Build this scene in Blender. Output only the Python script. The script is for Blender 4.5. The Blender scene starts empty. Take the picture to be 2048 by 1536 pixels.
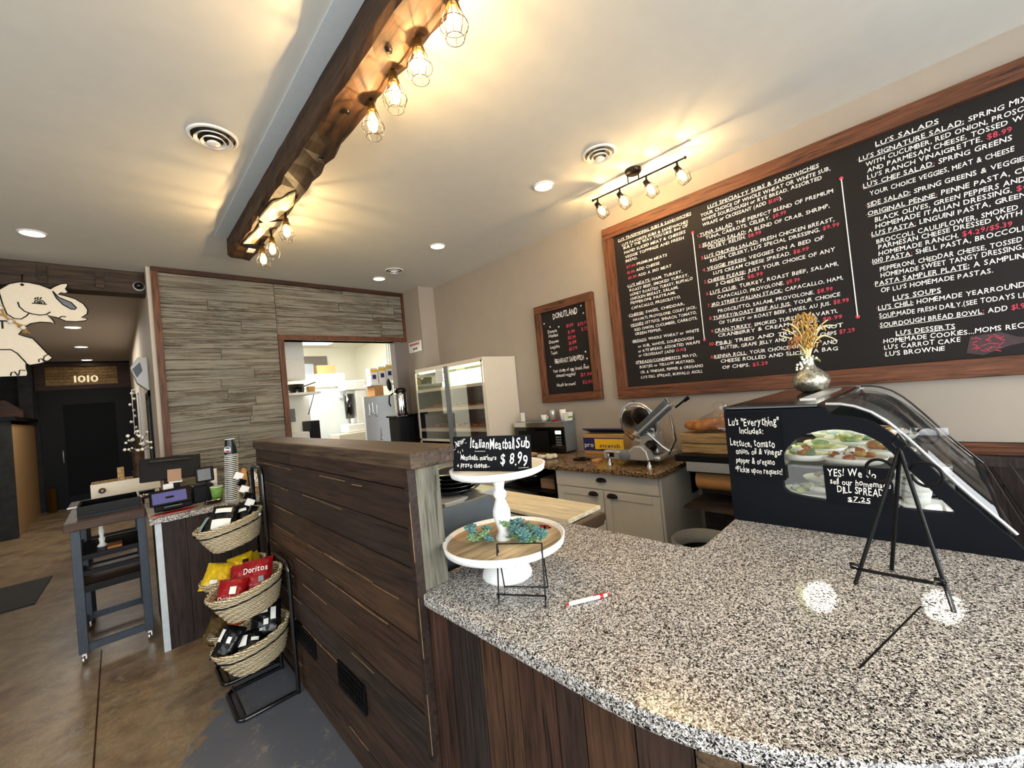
import bpy, math, random
from mathutils import Vector, Matrix
random.seed(7)
C = bpy.context.collection
sc = bpy.context.scene
V = Vector
# ------------------------------------------------------------ camera
cam_d = bpy.data.cameras.new('camera'); cam = bpy.data.objects.new('camera', cam_d); C.objects.link(cam)
cam_d.sensor_width = 36.0; cam_d.lens = 816.736/2048*36.0; cam_d.clip_start = 0.02
_yaw, _pit, _rol = 0.771955772, 0.018419573, -0.0964303607
_f = V((math.sin(_yaw)*math.cos(_pit), math.cos(_yaw)*math.cos(_pit), math.sin(_pit)))
_r = V((math.cos(_yaw), -math.sin(_yaw), 0)); _u = _r.cross(_f)
_r2 = _r*math.cos(_rol)+_u*math.sin(_rol); _u2 = _u*math.cos(_rol)-_r*math.sin(_rol)
cam.matrix_world = Matrix(((_r2.x, _u2.x, -_f.x, 0), (_r2.y, _u2.y, -_f.y, 0), (_r2.z, _u2.z, -_f.z, 1.6), (0, 0, 0, 1)))
sc.camera = cam
# ------------------------------------------------------------ world, exposure
w = bpy.data.worlds.new('world'); sc.world = w; w.use_nodes = True
w.node_tree.nodes['Background'].inputs[0].default_value = (.86, .93, 1, 1)
w.node_tree.nodes['Background'].inputs[1].default_value = 1.0
sc.view_settings.view_transform = 'Standard'; sc.view_settings.look = 'None'
sc.view_settings.gamma = 1; sc.view_settings.use_curve_mapping = False
sc.view_settings.exposure = 0.25
def area(loc, rot, sx, sy, energy, col, spread=math.pi):
    l = bpy.data.lights.new('area_lamp', 'AREA'); l.shape = 'RECTANGLE'; l.size = sx; l.size_y = sy
    l.energy = energy; l.color = col; l.spread = spread
    o = bpy.data.objects.new('area_lamp', l); o.location = loc; o.rotation_euler = rot; C.objects.link(o); return o
# daylight through the shop-front windows behind the camera and the side window on the left
area((0.6, -3.12, 1.75), (math.radians(90), 0, 0), 4.6, 2.3, 260, (.93, .96, 1))
area((-2.72, 0.6, 1.75), (0, math.radians(-90), 0), 2.2, 4.0, 60, (.9, .95, 1))
# added area lamps boosting the kitchen and hall ceiling lights
area((1.9, 6.9, 2.82), (0, 0, 0), 1.2, .8, 78, (1, .97, .9))
area((-.4, 9.5, 3.1), (0, 0, 0), .6, 3.0, 45, (1, .93, .84))

# ------------------------------------------------------------ materials
def srgb(h):
    if isinstance(h, str): h = tuple(int(h[i:i+2], 16)/255 for i in (0, 2, 4))
    return tuple(((c/12.92) if c <= .04045 else ((c+.055)/1.055)**2.4) for c in h)+(1,)
class NT:
    def __init__(s, name):
        s.m = bpy.data.materials.new(name); s.m.use_nodes = True; s.t = s.m.node_tree; s.n = s.t.nodes
        s.b = s.n['Principled BSDF']; s.o = s.n['Material Output']
    def add(s, typ, **kw):
        n = s.n.new(typ)
        for k, v in kw.items():
            if k.startswith('i_'): n.inputs[k[2:].replace('_', ' ')].default_value = v
            else: setattr(n, k, v)
        return n
    def link(s, a, b): s.t.links.new(a, b)
    def coord(s, scale=(1, 1, 1), rot=(0, 0, 0)):
        c = s.add('ShaderNodeTexCoord'); m = s.add('ShaderNodeMapping')
        m.inputs['Scale'].default_value = scale; m.inputs['Rotation'].default_value = rot
        s.link(c.outputs['Object'], m.inputs[0]); return m.outputs[0]
    def ramp(s, fac, stops, interp='LINEAR'):
        r = s.add('ShaderNodeValToRGB'); r.color_ramp.interpolation = interp; e = r.color_ramp.elements
        while len(e) < len(stops): e.new(.5)
        for i, (p, c) in enumerate(stops): e[i].position = p; e[i].color = srgb(c) if isinstance(c, str) else (c, c, c, 1)
        s.link(fac, r.inputs[0]); return r.outputs[0]
    def noise(s, vec, scale, detail=4, rough=.6, dist=0):
        n = s.add('ShaderNodeTexNoise'); n.inputs['Scale'].default_value = scale; n.inputs['Detail'].default_value = detail
        n.inputs['Roughness'].default_value = rough; n.inputs['Distortion'].default_value = dist; s.link(vec, n.inputs['Vector']); return n.outputs[0]
    def mix(s, a, b, fac=.5, typ='MULTIPLY'):
        m = s.add('ShaderNodeMix', data_type='RGBA', blend_type=typ)
        if isinstance(fac, (int, float)): m.inputs[0].default_value = fac
        else: s.link(fac, m.inputs[0])
        for i, x in ((6, a), (7, b)):
            if isinstance(x, str): m.inputs[i].default_value = srgb(x)
            else: s.link(x, m.inputs[i])
        return m.outputs[2]
    def bump(s, h, st=.3, d=.01):
        b = s.add('ShaderNodeBump'); b.inputs['Strength'].default_value = st; b.inputs['Distance'].default_value = d
        s.link(h, b.inputs['Height']); s.link(b.outputs[0], s.b.inputs['Normal'])
def mat(name, col, rough=.5, metal=0, emit=0, ecol=None, spec=None, alpha=None, trans=0, var=.12, vs=30, bump=0, coat=0):
    s = NT(name); v = s.coord(); n = s.noise(v, vs, 3)
    c = srgb(col)
    d = s.ramp(n, [(.3, 1-var), (.7, 1.0)])
    s.link(s.mix(col, d, 1), s.b.inputs['Base Color'])
    s.b.inputs['Roughness'].default_value = rough; s.b.inputs['Metallic'].default_value = metal
    if spec is not None: s.b.inputs['Specular IOR Level'].default_value = spec
    if emit: s.b.inputs['Emission Color'].default_value = srgb(ecol or col); s.b.inputs['Emission Strength'].default_value = emit
    if trans: s.b.inputs['Transmission Weight'].default_value = trans
    if coat: s.b.inputs['Coat Weight'].default_value = coat
    if bump: s.bump(n, bump, .004)
    return s.m
def wood(name, cols, axis=1, rough=.6, scale=1.0, crack='1A120C', contrast=1.0, island=True, paint=None, spec=.3, fine=70, st_=1.0):
    """planks: colour varies per board (island) and along stretched grain"""
    s = NT(name)
    sc_ = [fine*scale]*3; sc_[axis] = 4*scale*st_
    geo = s.add('ShaderNodeNewGeometry')
    c = s.add('ShaderNodeTexCoord'); ad = s.add('ShaderNodeVectorMath', operation='ADD')
    mu = s.add('ShaderNodeMath', operation='MULTIPLY'); mu.inputs[1].default_value = 17.0
    s.link(geo.outputs['Random Per Island'], mu.inputs[0]); s.link(c.outputs['Object'], ad.inputs[0]); s.link(mu.outputs[0], ad.inputs[1])
    m = s.add('ShaderNodeMapping'); m.inputs['Scale'].default_value = sc_; s.link(ad.outputs[0], m.inputs[0])
    g = s.noise(m.outputs[0], 1.0, 6, .65, .6)
    m2 = s.add('ShaderNodeMapping'); q = [9*scale]*3; q[axis] = 1.3*scale*st_; m2.inputs['Scale'].default_value = q; s.link(ad.outputs[0], m2.inputs[0])
    g2 = s.noise(m2.outputs[0], 1.0, 5, .6, .8)
    base = s.ramp(geo.outputs['Random Per Island'] if island else g2, [(i/max(1, len(cols)-1)*.98+.01, k) for i, k in enumerate(cols)])
    gr = s.ramp(g, [(.34, .32/contrast), (.5, .85), (.68, 1.25)])
    col = s.mix(base, gr, 1)
    bl = s.ramp(g2, [(.35, .62), (.6, 1.15)])
    col = s.mix(col, bl, .8)
    if paint:
        pm = s.ramp(s.noise(m2.outputs[0], 3.2, 10, .85, .3), [(.47, 0.0), (.51, 1.0)])
        pc = s.mix(paint, gr, .7); col = s.mix(col, pc, pm, 'MIX')
    ck = s.ramp(g, [(.32, 0.0), (.39, 1.0)])
    col = s.mix(crack, col, ck, 'MIX')
    s.link(col, s.b.inputs['Base Color']); s.b.inputs['Roughness'].default_value = rough; s.b.inputs['Specular IOR Level'].default_value = spec
    s.bump(g, .5, .004)
    return s.m
M = {}
M['ceiling'] = mat('ceiling_paint', 'D2D0C6', .85, var=.04, vs=8)
M['hall_ceiling'] = mat('hall_ceiling_paint', 'C0B6AC', .8, var=.05)
M['wall'] = mat('greige_wall_paint', 'A09688', .75, var=.05, vs=6)
M['hallwall'] = mat('hall_wall_paint', 'C4B9A6', .75, var=.05, vs=6)
M['kitwall'] = mat('kitchen_white_paint', 'F2F0E2', .6, var=.03)
M['white'] = mat('white_enamel', 'EDEBE4', .4, var=.05)
M['cabinet'] = mat('cabinet_paint', 'DCD8CE', .45, var=.05, vs=10)
M['offwhite'] = mat('offwhite_laminate', 'D8CDB8', .45, var=.04)
M['black'] = mat('black_paint', '08090C', .5, var=.2, spec=.2)
M['blackgloss'] = mat('black_gloss', '08090B', .12, var=.1, coat=.4)
M['iron'] = mat('black_wrought_iron', '0E0E0F', .38, .6, var=.3, vs=200, bump=.3)
M['case'] = mat('case_black_laminate', '0C0F16', .55, var=.12, vs=60, spec=.12)
M['chalk'] = mat('chalkboard', '1E1A18', .75, var=.25, vs=4, spec=.25)
M['slate'] = mat('small_slate', '090B10', .6, var=.2, spec=.12)
M['chalkwhite'] = mat('chalk_white', 'F4F0E6', .9, var=.15, vs=120)
M['chalkpink'] = mat('chalk_pink', 'D2485A', .9, var=.25, vs=90)
M['steel'] = mat('brushed_steel', 'D2D3D2', .34, .65, var=.15, vs=90)
M['chrome'] = mat('chrome', 'E6E6E6', .1, 1, var=.1)
M['darkmetal'] = mat('dark_bronze_metal', '241C18', .4, .7, var=.3)
M['brass'] = mat('brass_wire', '8A6A3A', .35, .9, var=.2)
M['cage'] = mat('lamp_cage_wire', '1A120A', .4, .6, var=.2)
M['grey'] = mat('grey_plastic', '6E7378', .5, var=.1)
M['bluegrey'] = mat('blue_grey_metal', '5C6468', .4, .4, var=.15, vs=14)
M['strip'] = mat('grey_flashing', 'CCD4D4', .6, 0, var=.06)
M['cartmetal'] = mat('cart_blue_grey_paint', '39424C', .5, .2, var=.25, vs=40)
M['paper'] = mat('white_paper', 'F2F0EA', .7, var=.04)
M['cardboard'] = mat('cardboard', 'B08A5A', .8, var=.12)
M['kraft'] = mat('kraft_paper', 'C08A50', .7, var=.1)
M['navy'] = mat('navy_print', '1A1F5A', .5, var=.1)
M['yellow'] = mat('yellow_print', 'F2C21E', .5, var=.1)
M['red'] = mat('red_plastic', 'B01218', .3, var=.1)
M['chipred'] = mat('red_foil', 'A8141C', .3, .2, var=.45, vs=40)
M['chipblack'] = mat('black_foil', '101114', .25, .3, var=.3, vs=40)
M['chipyellow'] = mat('yellow_foil', 'F0C818', .3, .1, var=.4, vs=40)
M['chiporange'] = mat('orange_foil', 'C0501A', .3, .1, var=.4, vs=40)
M['chipbrown'] = mat('olive_brown_foil', '5E4A22', .35, .1, var=.4, vs=40)
M['cupdark'] = mat('navy_cup_print', '10151F', .3, var=.1)
M['green'] = mat('green_print', '7FB04A', .5, var=.5, vs=60)
M['purple'] = mat('tablet_screen', '4A4A78', .2, var=.1, emit=.35, ecol='5A5A94')
M['screen'] = mat('pale_screen', '7E9490', .2, var=.1)
M['tan'] = mat('tan_card', 'A88468', .6, var=.1)
M['succ1'] = mat('succulent_blue_green', '5E8A86', .5, var=.4, vs=60)
M['succ2'] = mat('succulent_green', '7FA070', .5, var=.4, vs=60)
M['gold'] = mat('dried_gold', 'C89A48', .7, var=.4, vs=60)
M['straw'] = mat('straw_stem', 'E6D49A', .7, var=.2)
M['leaf'] = mat('pale_green_leaf', 'BCC07A', .6, var=.3)
M['bead'] = mat('white_bead', 'F0EDE0', .4, var=.1)
M['donut'] = mat('glazed_pastry', 'A85A28', .4, var=.5, vs=50, coat=.3)
M['donut2'] = mat('chocolate_pastry', '4A2212', .4, var=.4, vs=50)
M['foam'] = mat('white_foam', 'EEEEE4', .6, var=.05)
M['ivory'] = mat('elephant_cream', 'F0E4CC', .6, var=.04)
M['mat'] = mat('rubber_mat', '1E1D1E', .8, var=.3, vs=100, bump=.4)
M['breadm'] = mat('bread_crust', 'B9763A', .6, var=.5, vs=25)
M['slatgrey'] = mat('grey_shadow_wall', '77706A', .75, var=.05)
M['bluegreyw'] = mat('dark_door_glass', '0C1013', .6, var=.1, spec=.15)
M['stone'] = mat('dark_stone', '2A2C2C', .8, var=.6, vs=9, bump=.6)
M['emitbulb'] = mat('bulb_filament', 'FFD48A', .5, emit=60, ecol='FFC870')
M['emitcan'] = mat('downlight_diffuser', 'FFF4E0', .5, emit=14, ecol='FFF3DC')
M['emitkit'] = mat('kitchen_panel_light', 'FFFFFF', .5, emit=6, ecol='FFFBEE')
M['emitcase'] = mat('display_light', 'FFFFE0', .5, emit=11, ecol='F4F4B0')
M['beetle'] = mat('digits_cream_glow', 'F4E6C0', .5, emit=.6)
M['whitepanel'] = mat('white_plank_paint', 'C9D2D6', .5, var=.15)
def glass(name, tint=(1, 1, 1, 1), refl=.12, rough=.02, emit=0, ecol=(1, .75, .35, 1)):
    s = NT(name); s.n.remove(s.b)
    t = s.add('ShaderNodeBsdfTransparent'); t.inputs[0].default_value = tint
    g = s.add('ShaderNodeBsdfGlossy'); g.inputs['Roughness'].default_value = rough
    lw = s.add('ShaderNodeLayerWeight'); lw.inputs[0].default_value = .35
    mm = s.add('ShaderNodeMath', operation='MULTIPLY_ADD'); mm.inputs[1].default_value = refl*2.5; mm.inputs[2].default_value = refl*.5
    s.link(lw.outputs['Fresnel'], mm.inputs[0])
    nn = s.noise(s.coord(), 3, 1); m0 = s.add('ShaderNodeMath', operation='MULTIPLY_ADD'); m0.inputs[1].default_value = .01
    s.link(nn, m0.inputs[0]); s.link(mm.outputs[0], m0.inputs[2])
    mx = s.add('ShaderNodeMixShader'); s.link(m0.outputs[0], mx.inputs[0]); s.link(t.outputs[0], mx.inputs[1]); s.link(g.outputs[0], mx.inputs[2])
    out = mx.outputs[0]
    if emit:
        e = s.add('ShaderNodeEmission'); e.inputs[0].default_value = ecol; e.inputs[1].default_value = emit
        a = s.add('ShaderNodeAddShader'); s.link(out, a.inputs[0]); s.link(e.outputs[0], a.inputs[1]); out = a.outputs[0]
    s.link(out, s.o.inputs[0]); return s.m
M['glass'] = glass('clear_glass')
M['caseglass'] = glass('curved_case_glass', (.93, .94, .94, 1), .13, .03)
M['bulb'] = glass('glowing_bulb_glass', (1, .95, .85, 1), .05, .05, 1.6)
# granite
def granite(name, a, b, c, d, scale=150):
    s = NT(name); v = s.coord()
    n0 = s.add('ShaderNodeTexNoise'); n0.inputs['Scale'].default_value = scale*.6; s.link(v, n0.inputs['Vector'])
    dm = s.add('ShaderNodeMix', data_type='RGBA', blend_type='ADD'); dm.inputs[0].default_value = .012; s.link(v, dm.inputs[6]); s.link(n0.outputs[1], dm.inputs[7])
    vo = s.add('ShaderNodeTexVoronoi'); vo.inputs['Scale'].default_value = scale; s.link(dm.outputs[2], vo.inputs['Vector'])
    sp = s.add('ShaderNodeSeparateColor'); s.link(vo.outputs['Color'], sp.inputs[0])
    base = s.ramp(sp.outputs[0], [(0, a), (.34, b), (.56, a), (.66, c), (.78, d), (.95, b)], 'CONSTANT')
    vo2 = s.add('ShaderNodeTexVoronoi'); vo2.inputs['Scale'].default_value = scale*1.9; s.link(dm.outputs[2], vo2.inputs['Vector'])
    sp2 = s.add('ShaderNodeSeparateColor'); s.link(vo2.outputs['Color'], sp2.inputs[0])
    f = s.ramp(sp2.outputs[1], [(0, .0), (.76, 1.0)], 'CONSTANT')
    s.link(s.mix(base, d, f, 'MIX'), s.b.inputs['Base Color'])
    s.b.inputs['Roughness'].default_value = .16; s.b.inputs['Specular IOR Level'].default_value = .45
    return s.m
M['granite'] = granite('speckled_granite', 'E0DCD4', 'A8A198', '5E5A58', '0C0C0E', 270)
M['granite2'] = granite('brown_granite', '8A6A48', 'B59A74', '3A2A20', '17110E', 150)
# concrete floor
def concrete():
    s = NT('stained_concrete'); v = s.coord(); n = s.noise(v, 1.1, 8, .65, .3); n2 = s.noise(v, 7, 6, .7, .5)
    base = s.ramp(n, [(.28, '4E3C2C'), (.42, '6E5A46'), (.52, '8C785C'), (.6, '75604A'), (.72, '5E4630')])
    base = s.mix(base, s.ramp(n2, [(.32, .72), (.6, 1.2)]), .9); base = s.mix(base, s.ramp(s.noise(v, 45, 5, .8), [(.35, .72), (.6, 1.12)]), .8)
    xyz = s.add('ShaderNodeSeparateXYZ'); s.link(v, xyz.inputs[0])
    # slate-blue coating patches near the partition: a line x+0.28y > ~1.15 roughened with noise
    a = s.add('ShaderNodeMath', operation='MULTIPLY_ADD'); a.inputs[1].default_value = -.55; s.link(xyz.outputs[1], a.inputs[0]); s.link(xyz.outputs[0], a.inputs[2])
    b = s.add('ShaderNodeMath', operation='MULTIPLY_ADD'); b.inputs[1].default_value = .55; s.link(n2, b.inputs[0]); s.link(a.outputs[0], b.inputs[2])
    m = s.ramp(b.outputs[0], [(0, 0.0), (.02, 1.0)]); mp = s.add('ShaderNodeMath', operation='ADD'); mp.inputs[1].default_value = 1.52
    s.link(b.outputs[0], mp.inputs[0]); m = s.ramp(mp.outputs[0], [(.48, 0.0), (.53, 1.0)])
    col = s.mix(base, '5E6066', m, 'MIX')
    spots = s.ramp(s.noise(v, 6, 9, .85, .8), [(.56, 0.0), (.60, .75)]); col = s.mix(col, '8A8678', spots, 'MIX')
    s.link(col, s.b.inputs['Base Color']); s.b.inputs['Roughness'].default_value = .38; s.bump(n2, .15, .004); return s.m
M['floor'] = concrete()
M['halfwall'] = wood('dark_barn_boards', ['36261E', '422E22', '30241E', '4C3422', '38302A', '5A3C24', '2E2824'], 1, .55, 1, '1C120C')
M['counterfront'] = wood('dark_vertical_boards', ['2E2623', '4A3022', '332C28', '3C2A22', '5A3E2A'], 2, .55, 1, '120C08')
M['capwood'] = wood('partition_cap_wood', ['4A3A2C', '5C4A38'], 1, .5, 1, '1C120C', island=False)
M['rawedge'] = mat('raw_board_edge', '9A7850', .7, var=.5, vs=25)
M['oakfront'] = wood('brown_vertical_boards', ['6E5A40', '5E4A34', '7A6448'], 0, .6, 1, '241A10')
M['regfront'] = wood('register_dark_boards', ['2A211D', '352823', '2A2422'], 2, .6, 1, '120C08')
M['greypost'] = wood('weathered_grey_post', ['7A7668', '6A6658'], 2, .7, 1, '2A241C', island=False)
M['barn'] = wood('weathered_barn_siding', ['6E6656', '5A4A36', '7A7262', '4E3E2C', '7E7666', '64563F', '756C5C', '564632', '7A7466'], 0, .7, 1, '2E261C', 1.0, paint='878375', fine=75, st_=.4)
M['frame'] = wood('reddish_brown_frame', ['5A3826', '6E442C', '4E3022'], 1, .5, 1, '22120A', island=False)
M['framez'] = wood('reddish_brown_frame_upright', ['5A3826', '6E442C', '4E3022'], 2, .5, 1, '22120A', island=False)
M['beam'] = wood('rough_hewn_beam', ['3A281A', '5A3E26', '2C1E14', '6C4A2C'], 1, .6, .7, '1A100A', island=False, fine=40)
M['beamx'] = wood('dark_lintel_beam', ['33291F', '463626', '2A221C'], 0, .6, .7, '140E0A', island=False)
M['darktrim'] = wood('dark_trim', ['3A241A', '4A2C1C'], 0, .5, 1, '160C08', island=False)
M['tabletop'] = wood('cart_top_boards', ['4A3628', '5A4232'], 0, .5, 1, '1A120C')
M['board'] = wood('maple_cutting_board', ['F0DDB4', 'F2E2BE', 'EAD2A2'], 1, .45, .6, 'C09A62', island=False, contrast=.45)
M['tray'] = wood('light_tray_boards', ['C9A878', 'D2B488', 'C09C6C'], 0, .5, 1.2, '8A6A44', contrast=.5)
M['crate'] = wood('pine_crate', ['A88658', 'B89868', '98764A'], 1, .7, 1, '5A4020')
M['sidewood'] = wood('counter_under_shelf_boards', ['5E5048', '4E423C', '6A5A4E'], 1, .6, 1, '1C1410')
def distress():
    s = NT('distressed_white_paint'); v = s.coord(); n = s.noise(v, 95, 6, .7)
    f = s.ramp(n, [(.33, 0.0), (.37, 1.0)]); s.link(s.mix('5E6672', 'F0F0EC', f, 'MIX'), s.b.inputs['Base Color']); s.b.inputs['Roughness'].default_value = .55; return s.m
M['distress'] = distress()
def wicker():
    s = NT('woven_wicker'); v = s.coord((1, 1, 1)); wv = s.add('ShaderNodeTexWave', wave_type='BANDS', bands_direction='Z'); wv.inputs['Scale'].default_value = 30
    wv.inputs['Distortion'].default_value = 2.5; s.link(v, wv.inputs['Vector'])
    n = s.noise(v, 90, 3); c = s.ramp(wv.outputs[0], [(.06, '5E4222'), (.25, 'D2B886'), (.6, 'F2E2BC')])
    s.link(s.mix(c, s.ramp(n, [(.3, .6), (.7, 1.1)]), .7), s.b.inputs['Base Color']); s.b.inputs['Roughness'].default_value = .6; s.bump(wv.outputs[0], .7, .006); return s.m
M['wicker'] = wicker()
def vasemat():
    s = NT('mercury_glass_vase'); v = s.coord(); n = s.noise(v, 60, 5, .7)
    s.link(s.ramp(n, [(.3, '6A5A3A'), (.5, 'B8B4A0'), (.65, 'E8E6DA')]), s.b.inputs['Base Color'])
    s.b.inputs['Metallic'].default_value = .85; s.b.inputs['Roughness'].default_value = .22; s.bump(n, .6, .004); return s.m
M['vase'] = vasemat()

# ------------------------------------------------------------ mesh builder
class MB:
    def __init__(s): s.v = []; s.f = []; s.sm = []
    def add(s, vs, fs, smooth=False):
        o = len(s.v); s.v += [tuple(p) for p in vs]; s.f += [tuple(i+o for i in f) for f in fs]; s.sm += [smooth]*len(fs); return s
    def box(s, x0, y0, z0, x1, y1, z1):
        vs = [(x, y, z) for x in (x0, x1) for y in (y0, y1) for z in (z0, z1)]
        return s.add(vs, [(0, 1, 3, 2), (4, 6, 7, 5), (0, 4, 5, 1), (2, 3, 7, 6), (0, 2, 6, 4), (1, 5, 7, 3)])
    def obox(s, c, size, mtx):
        h = V(size)/2; vs = [V(c)+mtx @ V((a*h.x, b*h.y, d*h.z)) for a in (-1, 1) for b in (-1, 1) for d in (-1, 1)]
        return s.add(vs, [(0, 1, 3, 2), (4, 6, 7, 5), (0, 4, 5, 1), (2, 3, 7, 6), (0, 2, 6, 4), (1, 5, 7, 3)])
    def bar(s, a, b, w_, h_, up=(0, 0, 1)):
        a = V(a); b = V(b); d = (b-a); L = d.length; d.normalize(); u = V(up); r = d.cross(u)
        if r.length < 1e-4: r = d.cross(V((1, 0, 0)))
        r.normalize(); u = r.cross(d); m = Matrix((d, r, u)).transposed()
        return s.obox((a+b)/2, (L, w_, h_), m)
    def tube(s, pts, r, n=8, closed=False, cap=True):
        pts = [V(p) for p in pts]; N = len(pts); rr = r if isinstance(r, (list, tuple)) else [r]*N
        prev = None; vs = []
        for i, p in enumerate(pts):
            if closed: t = (pts[(i+1) % N]-pts[i-1])
            else: t = pts[min(i+1, N-1)]-pts[max(i-1, 0)]
            if t.length < 1e-9: t = V((0, 0, 1))
            t.normalize()
            if prev is None:
                a = V((0, 0, 1)) if abs(t.z) < .9 else V((1, 0, 0)); u = t.cross(a).normalized()
            else:
                u = prev-t*prev.dot(t)
                u = u.normalized() if u.length > 1e-6 else t.orthogonal().normalized()
            prev = u; w_ = t.cross(u)
            for k in range(n):
                an = 2*math.pi*k/n; vs.append(p+(u*math.cos(an)+w_*math.sin(an))*rr[i])
        fs = []
        for i in range(N if closed else N-1):
            j = (i+1) % N
            for k in range(n): fs.append((i*n+k, i*n+(k+1) % n, j*n+(k+1) % n, j*n+k))
        s.add(vs, fs, True)
        if cap and not closed: s.add(vs[:n][::-1], [tuple(range(n))]); s.add(vs[-n:], [tuple(range(n))])
        return s
    def lathe(s, prof, c=(0, 0, 0), n=24, mtx=None, sx=1, sy=1, smooth=True):
        vs = []
        for (r, z) in prof:
            for k in range(n):
                a = 2*math.pi*k/n; p = V((r*math.cos(a)*sx, r*math.sin(a)*sy, z))
                if mtx: p = mtx @ p
                vs.append(p+V(c))
        fs = [(i*n+k, i*n+(k+1) % n, (i+1)*n+(k+1) % n, (i+1)*n+k) for i in range(len(prof)-1) for k in range(n)]
        s.add(vs, fs, smooth)
        if len(prof) > 2: return s
        if prof[0][0] > 1e-5: s.add(vs[:n][::-1], [tuple(range(n))])
        if prof[-1][0] > 1e-5: s.add(vs[-n:], [tuple(range(n))])
        return s
    def prism(s, poly, ax, a, b):
        """extrude a 2-D outline along axis ax from a to b"""
        def P(q, t):
            q = list(q); q.insert(ax, t); return q
        n = len(poly); vs = [P(q, a) for q in poly]+[P(q, b) for q in poly]
        return s.add(vs, [tuple(range(n))[::-1], tuple(range(n, 2*n))]+[(i, (i+1) % n, n+(i+1) % n, n+i) for i in range(n)])
    def ball(s, c, r, n=10, m=6, sc3=(1, 1, 1), mtx=None):
        vs = []; fs = []
        for i in range(m+1):
            t = math.pi*i/m
            for k in range(n):
                a = 2*math.pi*k/n; p = V((r*math.sin(t)*math.cos(a)*sc3[0], r*math.sin(t)*math.sin(a)*sc3[1], r*math.cos(t)*sc3[2]))
                if mtx: p = mtx @ p
                vs.append(p+V(c))
        for i in range(m):
            for k in range(n): fs.append((i*n+k, (i+1)*n+k, (i+1)*n+(k+1) % n, i*n+(k+1) % n))
        return s.add(vs, fs, True)
    def build(s, name, m, parent=None, bevel=0, solid=0):
        o0 = V(WL.get(parent.name, (0, 0, 0))) if parent else V((0, 0, 0))
        me = bpy.data.meshes.new(name); me.from_pydata([V(p)-o0 for p in s.v], [], s.f)
        me.polygons.foreach_set('use_smooth', s.sm); me.materials.append(M[m] if isinstance(m, str) else m); me.validate(); me.update()
        o = bpy.data.objects.new(name, me); C.objects.link(o)
        if parent: o.parent = parent
        WL[o.name] = tuple(o0)
        if bevel:
            b = o.modifiers.new('bevel', 'BEVEL'); b.width = bevel; b.segments = 2; b.limit_method = 'ANGLE'; b.angle_limit = .6
        if solid:
            b = o.modifiers.new('solid', 'SOLIDIFY'); b.thickness = solid; b.offset = 0
        return o
WL = {}
def tag(o, label, cat, group=None, kind=None):
    if label: o['label'] = label
    if cat: o['category'] = cat
    if group: o['group'] = group
    if kind: o['kind'] = kind
    return o
def thing(name, loc, label, cat, group=None):
    o = bpy.data.objects.new(name, None); o.location = loc; o.empty_display_size = .05; C.objects.link(o); WL[o.name] = tuple(loc)
    return tag(o, label, cat, group)
def st(name, mb, m, bevel=0, label=None):
    o = mb.build(name, m, None, bevel); o['kind'] = 'structure'
    if label: o['label'] = label
    return o
def copy_tree(o, parent=None):
    c = o.copy(); C.objects.link(c)
    if parent: c.parent = parent
    for ch in list(o.children): copy_tree(ch, c)
    return c
def dup(root, loc, rot=None, label=None, group=None, scale=None):
    c = copy_tree(root); c.location = loc
    if rot is not None: c.rotation_euler = rot
    if label: c['label'] = label
    if group: c['group'] = group
    if scale: c.scale = scale
    WL[c.name] = tuple(loc)
    return c
def recenter(o, loc):
    """move the origin of a single mesh to loc"""
    loc = V(loc); o.data.transform(Matrix.Translation(-loc)); o.location = loc; WL[o.name] = tuple(loc); return o
def B(*a): return MB().box(*a)
# ------------------------------------------------------------ hand lettering
_G = {}
def glyph(ch):
    if ch in _G: return _G[ch]
    cu = bpy.data.curves.new('g', 'FONT'); cu.body = ch; cu.resolution_u = 2; cu.offset = .012
    ob = bpy.data.objects.new('g', cu); C.objects.link(ob)
    dg = bpy.context.evaluated_depsgraph_get(); me = bpy.data.meshes.new_from_object(ob.evaluated_get(dg))
    vs = [(v.co.x, v.co.y) for v in me.vertices]; fs = [tuple(p.vertices) for p in me.polygons]
    if vs:
        x0 = min(v[0] for v in vs); x1 = max(v[0] for v in vs); vs = [(x-x0, y) for x, y in vs]; _G[ch] = (vs, fs, x1-x0)
    else: _G[ch] = ([], [], .25)
    bpy.data.objects.remove(ob); bpy.data.curves.remove(cu); bpy.data.meshes.remove(me); return _G[ch]
_rt = random.Random(3)
def letter(s_, o, u, v, width, h, white, pink=None, jit=1.0, off=None):
    """one written line: {..}=pink, _.._=underlined, |=visible end for the fit"""
    o = V(o); u = V(u); v = V(v); nrm = off or V((0, 0, 0)); gap = .09
    items = []; x = 0; p = False; ul = False; uls = None; lines = []; fit = None
    for ch in s_:
        if ch == '{': p = True; continue
        if ch == '}': p = False; continue
        if ch == '|': fit = x; continue
        if ch == '_':
            if not ul: uls = x
            else: lines.append((uls, x-gap))
            ul = not ul; continue
        if ch == ' ': x += .34; continue
        g = glyph('.' if ch == '·' else ch); items.append((ch, g, x, p)); x += g[2]+gap
    k = width/max(.1, (fit if fit else x)-gap)
    hs = h/.7
    for ch, g, x, p in items:
        mb = pink if (p and pink is not None) else white
        a = _rt.uniform(-.06, .06)*jit; sh = .12*_rt.uniform(0, 1)*jit; dy = _rt.uniform(-.05, .05)*jit+(.25 if ch == '·' else 0)
        q = 1+_rt.uniform(-.07, .07)*jit
        mb.add([o+u*((X+x+Y*sh)*k)+v*((Y*q+dy+X*a)*hs)+nrm for X, Y in g[0]], g[1])
    for a, b in lines:
        white.add([o+u*(a*k)+v*(-.16*hs), o+u*(b*k)+v*(-.12*hs), o+u*(b*k)+v*(-.05*hs), o+u*(a*k)+v*(-.09*hs)], [(0, 1, 2, 3)])

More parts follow.
